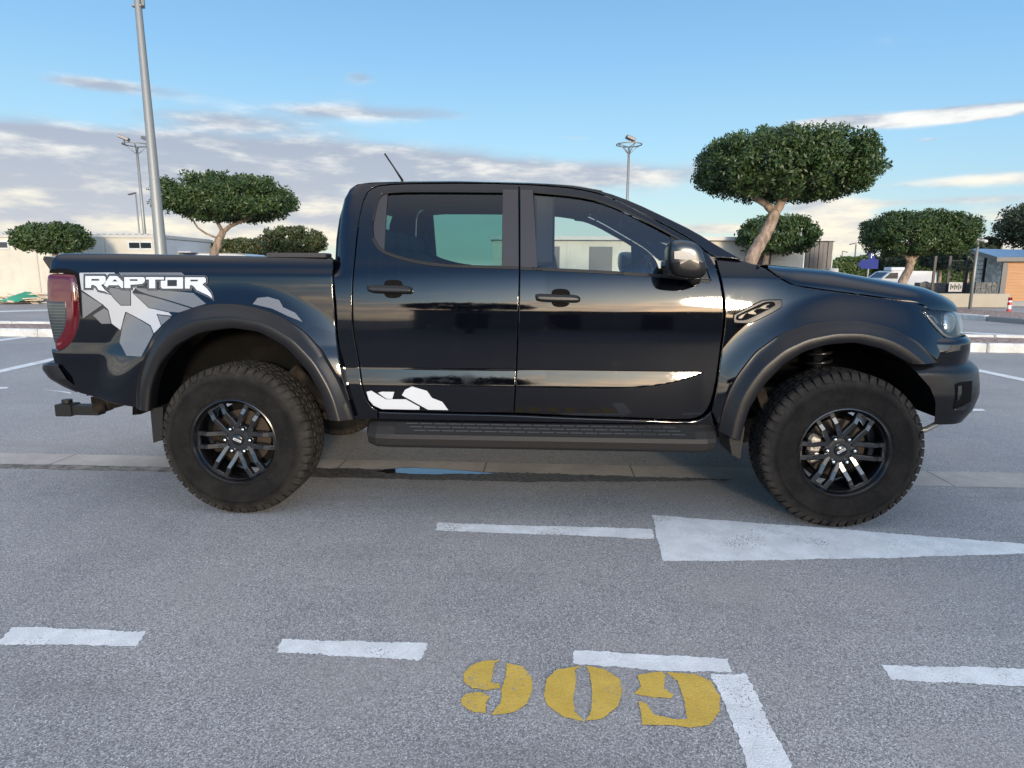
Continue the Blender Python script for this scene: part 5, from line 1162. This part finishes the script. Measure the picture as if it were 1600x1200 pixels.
# striped bollard
D = 20.6; b = fr(*lat(1585, D)); k_ = D/CF; r_ = empty('bollard', 'red and white striped bollard at the right edge', 'bollard', loc=tuple(b)); z1 = hz(1585, 465, D)
mb = MB(); mb.tube([(0, 0, 0), (0, 0, z1)], .055, 14); mb.build('post', 'bollard_white', r_, True)
for zz_ in (.02, .26, .50, .70):
    mb = MB(); h_ = .10 if zz_ > .1 else .12; mb.lathe([(.057, 0), (.057, h_)], (0, 0, min(zz_, z1-.1)), 14, 'z'); mb.build('red_band', 'bollard_red', r_, True)
mb = MB(); mb.lathe([(0, .12), (.05, .10), (.09, .03), (.11, 0)], (0, 0, 0), 14, 'z'); mb.build('foot', 'bollard_red', r_, True)
# fence, gabion wall and board
D = 29.; l0, d0 = lat(1440, D); l1, _ = lat(1528, D)
F_ = empty('gabion_wall', 'low stone-filled wire wall left of the hut', 'wall', loc=tuple(fr((l0+l1)/2, d0))); o = cb('wall', 'gabion', None, (l0, l1, d0, d0+.4, 0, hz(1480, 442, D))); o.parent = F_; o.matrix_parent_inverse = Matrix.Translation(-Vector(F_.location))
l2, _ = lat(1528, 25.); l3, _ = lat(1562, 25.); _, d3 = lat(1540, 25.); mb = MB(); cbox(mb, l2, l3, d3, d3+.3, 0, hz(1540, 441, 25.)); 
for k in range(5): cbox(mb, l2+(l3-l2)*k/4-.015, l2+(l3-l2)*k/4+.015, d3-.02, d3+.01, 0, hz(1540, 441, 25.))
tag(mb.build('gabion_wall', 'gabion'), 'low stone-filled wire wall in front of the stone side of the hut', 'wall')
fe = empty('fence', 'tall black post fence in front of the hedge, left of the hut', 'fence', loc=tuple(fr(*lat(1500, 28.))))
for px_ in (1460, 1483, 1511, 1538):
    l_, d_ = lat(px_, 28.); o = cb('post', 'fence_black', fe, (l_-.05, l_+.05, d_-.03, d_+.03, 0, hz(px_, 400, 28.)))
lf0, df0 = lat(1440, 28.); lf1, _ = lat(1538, 28.); o = cb('rail', 'fence_black', fe, *[(lf0+1.1, lf1, df0-.01, df0+.01, z_, z_+.02) for z_ in np.linspace(.3, hz(1500, 408, 28.), 9)])
l0, d0 = lat(1486, 27.5); l1, _ = lat(1507, 27.5); bo = empty('banner', 'small white banner with dark lettering tied low on the black fence', 'banner', loc=tuple(fr((l0+l1)/2, d0)))
z0, z1 = hz(1500, 456, 27.5), hz(1500, 441, 27.5); cb('cloth', 'screen_print', bo, (l0, l1, d0, d0+.02, z0, z1))
cb('lettering', 'fence_black', bo, *[(l0+.06+.085*i, l0+.10+.085*i, d0-.012, d0+.002, z0+.08+.05*(i % 2), z1-.07-.06*((i*3) % 2)) for i in range(6)], *[(l0+.08+.17*i, l0+.20+.17*i, d0-.012, d0+.002, z0+.2, z0+.235) for i in range(2)])
# rubble at the foot of the cream cabin
D = 24.; bs_ = fr(*lat(28, D)); mb = MB()
PLR = empty('plank_pile', 'pile of loose pale planks and slabs at the foot of the cream cabin', 'rubble', loc=tuple(bs_))
random.seed(3)
for k in range(26):
    x = random.uniform(-1.1, .8); z_ = .08+.38*max(0, 1-abs(x)/1.15)*random.random(); mb = MB(); mb.box((x, random.uniform(-.5, .4), z_), (random.uniform(.4, .9), random.uniform(.12, .3), .035), rotz(random.uniform(-1, 1))@rotm(random.uniform(-.35, .35), 'Y')); mb.build('plank', 'plank', PLR)
mb = MB(); V = []
for i in range(13):
    for j in range(9): x, y = -.35+.07*i, -.75+.12*j; V.append((x, y, .10+.34*math.exp(-((x-.08)/.4)**2)*(j/8)**.6+random.uniform(-.02, .02)))
mb.add(V, [(i*9+j, (i+1)*9+j, (i+1)*9+j+1, i*9+j+1) for i in range(12) for j in range(8)]); o = mb.build('green_tarpaulin', 'cloth_green', None, True); o.location = bs_; tag(o, 'green tarpaulin draped over the plank pile by the cream cabin', 'tarpaulin')

# ---- vans
def van(name, px0, px1, pytop, depth, label, cat, face=-1, box=True, grp='white vans parked beyond the pickup'):
    l0, d0 = lat(px0, depth); l1, _ = lat(px1, depth); L = l1-l0; H = hz((px0+px1)/2, pytop, depth); r_ = empty(name, label, cat, grp, loc=tuple(fr((l0+l1)/2, d0))); r_.rotation_euler = (0, 0, -CYAW)
    f = face; s_ = [(-.5, .22), (-.5, .45), (-.485, .56), (-.40, .62), (-.27, .93), (-.20, .985), (-.05, 1.), (.42, 1.), (.475, .96), (.495, .85), (.5, .30), (.49, .22)]
    body = [(x*L*(-f)*(1), z*H) for x, z in s_]; W2 = .85; V = []; n_ = len(body)
    for y, k in ((-W2, .93), (-W2-.05, 1.), (W2+.05, 1.), (W2, .93)):
        for x, z in body: V.append((x*(.99 if abs(y) == W2 else 1), y*(1-.10*max(0, z/H-.55)), z*(.985 if abs(y) == W2 and z > H*.8 else 1)))
    Fc = [(j*n_+i, j*n_+(i+1) % n_, (j+1)*n_+(i+1) % n_, (j+1)*n_+i) for j in range(3) for i in range(n_)]+[tuple(range(n_)), tuple(3*n_+i for i in range(n_))[::-1]]
    mk('body', V, Fc, 'car_white', r_, False)
    for sy in (-1, 1):
        wn = [(-.355*L*-f, .63*H), (-.26*L*-f, .90*H), (-.14*L*-f, .91*H), (-.14*L*-f, .63*H)]; mb = MB(); mb.prism(wn, sy*(W2+.02)*.985, sy*(W2+.035)*.985); mb.build('side_window', 'window_dark', r_)
        for xw in (-.33, .33):
            mb = MB(); mb.lathe([(.0, -.02), (.18, -.015), (.20, .0), (.31, .0), (.33, .03), (.33, .18)], (xw*L*-f, -.90 if sy < 0 else .74, .33), 24); wo = mb.build('wheel', 'tyre_rubber', r_, True)
            mb = MB(); mb.lathe([(0, -.03), (.17, -.025), (.19, 0)], (xw*L*-f, -.90 if sy < 0 else .74, .33), 20); mb.build('hubcap', 'galvanised', wo, True)
    mb = MB(); ws = [(-.39, .63), (-.275, .925)]; mb.add([(ws[0][0]*L*-f+.02*f, y, ws[0][1]*H) for y in (-.7, .7)]+[(ws[1][0]*L*-f+.02*f, y, ws[1][1]*H) for y in (.62, -.62)], [(0, 1, 2, 3)]); mb.build('windscreen', 'window_dark', r_)
    if box:
        mb = MB(); mb.box((-.08*L*-f, 0, H+.10), (.9, .9, .24), bev=.05); mb.build('roof_unit', 'car_white', r_)
van('parked_van', 1358, 1452, 423, 42., 'white panel van with a roof unit parked beyond the bonnet', 'van', -1)
van('parked_van', 322, 432, 396.5, 22., 'white van behind the cargo bed, only its roof showing', 'van', 1, False)

# ---- trees
def leaves(name, pts, nrm, size, m, parent, asp=.42, seed=1):
    rg = np.random.default_rng(seed); n = len(pts); t = rg.normal(size=(n, 3)); t[:, 2] -= .35; t /= np.linalg.norm(t, axis=1)[:, None]
    q = np.cross(t, nrm+rg.normal(0, .55, (n, 3))); q /= np.linalg.norm(q, axis=1)[:, None]+1e-9; s = size*(.65+.7*rg.random(n))[:, None]
    a = pts-t*s*.5; b = pts+q*s*asp*.5; c = pts+t*s*.5; d = pts-q*s*asp*.5
    V = np.stack([a, b, c, d], 1).reshape(-1, 3); me = bpy.data.meshes.new(name); me.vertices.add(4*n); me.vertices.foreach_set('co', V.ravel())
    me.loops.add(4*n); me.loops.foreach_set('vertex_index', np.arange(4*n, dtype=np.int32)); me.polygons.add(n); me.polygons.foreach_set('loop_start', np.arange(0, 4*n, 4, dtype=np.int32)); me.polygons.foreach_set('loop_total', np.full(n, 4, np.int32))
    me.update(); me.validate(); me.materials.append(MATS[m]); o = bpy.data.objects.new(name, me); col.objects.link(o)
    if parent: o.parent = parent
    return o
def crown_pts(c, r, n, seed, pw=2.8, ncl=None, flatb=.8, cl=.16, hollow=.0):
    rg = np.random.default_rng(seed); ncl = ncl or 260; u = rg.normal(size=(ncl, 3)); u /= (np.abs(u)**pw).sum(1)[:, None]**(1/pw)
    rad = np.clip(1-np.abs(rg.normal(0, .14, ncl)), .3, 1.04); cen = u*rad[:, None]; cen[:, 2] = np.where(cen[:, 2] < 0, cen[:, 2]*flatb, cen[:, 2])
    w_ = rg.random(ncl)+.3; idx = rg.choice(ncl, n, p=w_/w_.sum()); off = rg.normal(0, 1, (n, 3)); off /= np.linalg.norm(off, axis=1)[:, None]; off *= (rg.random(n)**.45)[:, None]*cl*1.25
    sc = np.array(r); size = float(np.mean(r)); P = cen[idx]*sc+off*size*np.array([1, 1, .8]); nr = cen[idx]*.8+off*2+np.array([0, 0, .35]); nr /= np.linalg.norm(nr, axis=1)[:, None]
    return P+np.array(c), nr
def tree(name, label, cat, bbox, depth, base_px, limbs, n, leafsz, m='leaf_ficus', grp='flat-topped clipped trees', seed=1, ry=None, trunk_r=.12, pw=2.8, ncl=None, **kw):
    x0, y0, x1, y1 = bbox; k = depth/CF; b = fr(*lat(base_px, depth)); c = at((x0+x1)/2, (y0+y1)/2, depth)-b; rx, rz = (x1-x0)/2*k*.86, (y1-y0)/2*k*.80
    r_ = empty(name, label, cat, grp, loc=tuple(b)); mb = MB()
    for pth, ra, rb in limbs:
        pts = [Vector((0, 0, -.05)) if p == 0 else at(p[0], p[1], depth+(p[2] if len(p) > 2 else 0))-b for p in pth]
        fine = []
        for i in range(len(pts)-1):
            for j in range(4): fine.append(pts[i].lerp(pts[i+1], j/4)+Vector((random.uniform(-1, 1), random.uniform(-1, 1), 0))*ra*.10)
        fine.append(pts[-1]); mb.tube(fine, [ra+(rb-ra)*i/(len(fine)-1) for i in range(len(fine))], 12)
    # twigs inside the crown
    rg = random.Random(seed)
    for k2 in range(14):
        st_ = at(limbs[-1][0][-1][0], limbs[-1][0][-1][1], depth)-b if limbs and limbs[-1][0][-1] != 0 else c
        e_ = c+Vector((rg.uniform(-.75, .75)*rx, rg.uniform(-.7, .7)*(ry or rx), rg.uniform(-.4, .6)*rz)); mb.tube([st_, (st_+e_)/2+Vector((0, 0, -.08)), e_], [trunk_r*.35, trunk_r*.22, .01], 6)
    mb.build('trunk', 'bark', r_, True)
    P, N_ = crown_pts(c, (rx, ry or rx*.95, rz), n, seed, pw, ncl, **kw); leaves('crown', P, N_, leafsz, m, r_, seed=seed)
    return r_
tree('clipped_tree', 'largest flat-topped tree, leaning forked trunk rising behind the bonnet', 'tree', (1083, 205, 1368, 322), 12.3, 1150,
     [([0, (1150, 480), (1172, 408), (1190, 376), (1204, 350), (1211, 330)], .15, .10), ([(1211, 333), (1197, 319), (1180, 309), (1160, 285, .3)], .085, .04), ([(1210, 334), (1222, 312), (1236, 299), (1256, 288, -.2)], .10, .05)], 62000, .074, seed=11, trunk_r=.10, pw=3.2, ncl=480, cl=.14, flatb=.86)
tree('clipped_tree', 'flat-topped tree with thin forked trunk standing behind the cargo bed', 'tree', (252, 273, 462, 357), 17.5, 328,
     [([0, (334, 398), (341, 378), (349, 360)], .13, .085), ([(339, 372), (322, 365), (309, 356), (301, 343)], .03, .02), ([(348, 362), (341, 350), (334, 338)], .055, .035), ([(348, 363), (360, 353), (375, 347), (392, 341)], .06, .035)], 36000, .10, seed=12, pw=3.0, ncl=260, cl=.17, flatb=.66)
tree('clipped_tree', 'dense round-edged clipped tree standing in front of the blue signs and hut', 'tree', (1350, 328, 1518, 404), 21., 1410,
     [([0, (1411, 440), (1418, 425), (1424, 410), (1420, 400)], .15, .11), ([(1420, 404), (1410, 396)], .09, .05), ([(1422, 408), (1436, 398)], .08, .05)], 44000, .094, seed=13, pw=3.4, ncl=420, cl=.15, flatb=.95)
tree('clipped_tree', 'dark clipped tree in front of the low building, behind the leaning trunk', 'tree', (1152, 335, 1276, 402), 26.5, 1196, [([0, (1196, 410), (1200, 392)], .14, .10)], 13000, .15, seed=14, pw=3., ncl=240, cl=.17, flatb=.95)
tree('clipped_tree', 'small round clipped tree against the cream site cabin at far left', 'tree', (25, 346, 140, 402), 22.5, 85, [([0, (86, 410), (86, 392)], .10, .07)], 11000, .13, seed=15, pw=2.5, ncl=200, cl=.18)
tree('clipped_tree', 'brownish-green clipped tree just left of the cab', 'tree', (406, 352, 512, 403), 27., 460, [([0, (460, 410), (460, 392)], .12, .08)], 11000, .14, 'leaf_dry', seed=16, pw=3.2, ncl=260, cl=.14)
tree('clipped_tree', 'low clipped tree half hidden behind the cargo bed, below the forked tree', 'tree', (333, 371, 424, 410), 30., 376, [([0, (376, 415), (376, 402)], .12, .08)], 9000, .15, 'leaf_dry', seed=17, pw=3.0, ncl=220, cl=.15)
tree('drooping_tree', 'tall grey-green drooping tree at the right edge behind the hut', 'tree', (1568, 302, 1720, 402), 46., 1640, [([0, (1620, 400), (1615, 350)], .3, .15)], 16000, .26, 'leaf_grey', None, seed=18, pw=2.2, ncl=170, cl=.26)
for i, (bb, dp, lb, mm) in enumerate((((1528, 370, 1562, 404), 48., 'small grey-green tree right of the camera pole, left of the tall drooping tree', 'leaf_grey'), ((1440, 384, 1500, 424), 43., 'loose dark tree behind the clipped tree with its trunk above the van', 'leaf_grey'), ((1488, 376, 1540, 430), 40., 'dark bushy tree between the black fence and the camera pole', 'leaf_grey'), ((1376, 386, 1420, 428), 46., 'thin tree above the white van, right of the blue signs', 'leaf_grey'), ((1340, 396, 1372, 424), 62., 'tiny distant tree behind the blue signs', 'leaf_grey'))):
    tree('background_tree', lb, 'tree', bb, dp, (bb[0]+bb[2])/2, [([0, ((bb[0]+bb[2])/2, (bb[1]+bb[3])/2)], .15, .08)], 6000, .26, mm, 'trees in the background at right', seed=30+i, pw=2.2, ncl=120, cl=.26)
def hedge(label, px0, px1, pytop, depth, m='leaf_hedge', n=20000, seed=5, thick=1.2):
    l0, d0 = lat(px0, depth); l1, _ = lat(px1, depth); H = hz((px0+px1)/2, pytop, depth); rg = np.random.default_rng(seed); u = rg.random(n); f = rg.random(n)
    L_ = l0+(l1-l0)*u; z_ = np.where(f < .75, H*rg.random(n), H); d_ = np.where(f < .75, d0-.05+rg.normal(0, .08, n), d0+thick*rg.random(n)); z_ = z_+rg.normal(0, .06, n)+.10*np.sin(L_*1.3)+.06*np.sin(L_*3.7)
    P = np.stack([CC[0]+RT[0]*L_+FW[0]*d_, CC[1]+RT[1]*L_+FW[1]*d_, z_], 1); N_ = np.tile([-FW[0], -FW[1], .4], (n, 1)); r_ = empty('hedge', label, 'hedge', loc=tuple(fr((l0+l1)/2, d0)))
    P -= np.array(r_.location); leaves('foliage', P, N_, .22, m, r_, .6, seed)
    mb = MB(); cbox(mb, l0, l1, d0+.1, d0+thick-.1, 0, H-.15); o = mb.build('branches', 'leaf_dark'); o.parent = r_; o.matrix_parent_inverse = Matrix.Translation(-Vector(r_.location))
mat('leaf_dark', (.018, .03, .012), .9)
hedge('long bright green hedge behind the blue signs and the white van', 1296, 1530, 406, 47.)
# ---- what stands behind the viewer and shows only as reflections in the paintwork
def back_tree(x, y, w_, h0, h1, seed, label):
    r_ = empty('clipped_tree', label, 'tree', 'flat-topped clipped trees', loc=(x, y, 0)); mb = MB(); mb.tube([(0, 0, 0), (.15, 0, h0*.6), (-.1, 0, h0+.2)], [.15, .12, .07], 8); mb.tube([(.1, 0, h0*.6), (.6, .1, h0+.2)], [.08, .04], 8); mb.build('trunk', 'bark', r_, True)
    P, N_ = crown_pts((0, 0, (h0+h1)/2), (w_/2, w_/2*.9, (h1-h0)/2), 7000, seed, 2.8, 200); leaves('crown', P, N_, .2, 'leaf_ficus', r_, seed=seed)
for i, (x, y, w_) in enumerate(((-1.2, -22., 4.6), (-13., -24., 4.2), (9.5, -19., 3.4), (24., -23., 4.))): back_tree(x, y, w_, 2.6, 3.9, 50+i, ('flat-topped tree behind the viewer, mirrored in the rear door', 'flat-topped tree behind the viewer, mirrored in the cargo bed', 'flat-topped tree behind the viewer, mirrored in the front wing', 'flat-topped tree behind the viewer, mirrored near the headlight')[i])
bl_ = empty('low_building', 'long low building behind the viewer, mirrored dark in the doors', 'building', loc=(12, -30, 0))
mb = MB(); mb.box((0, -2.5, 1.45), (34, 5, 2.9)); mb.build('wall', 'cabin_cream', bl_)
mb = MB(); mb.box((0, -2.5, 3.0), (34.4, 5.4, .2)); mb.build('roof', 'fascia_dark', bl_)
for k in range(7):
    mb = MB(); mb.box((-14+4.6*k, .01, 1.2), (1.6, .06, 2.1)); mb.build('door', 'door_dark', bl_)
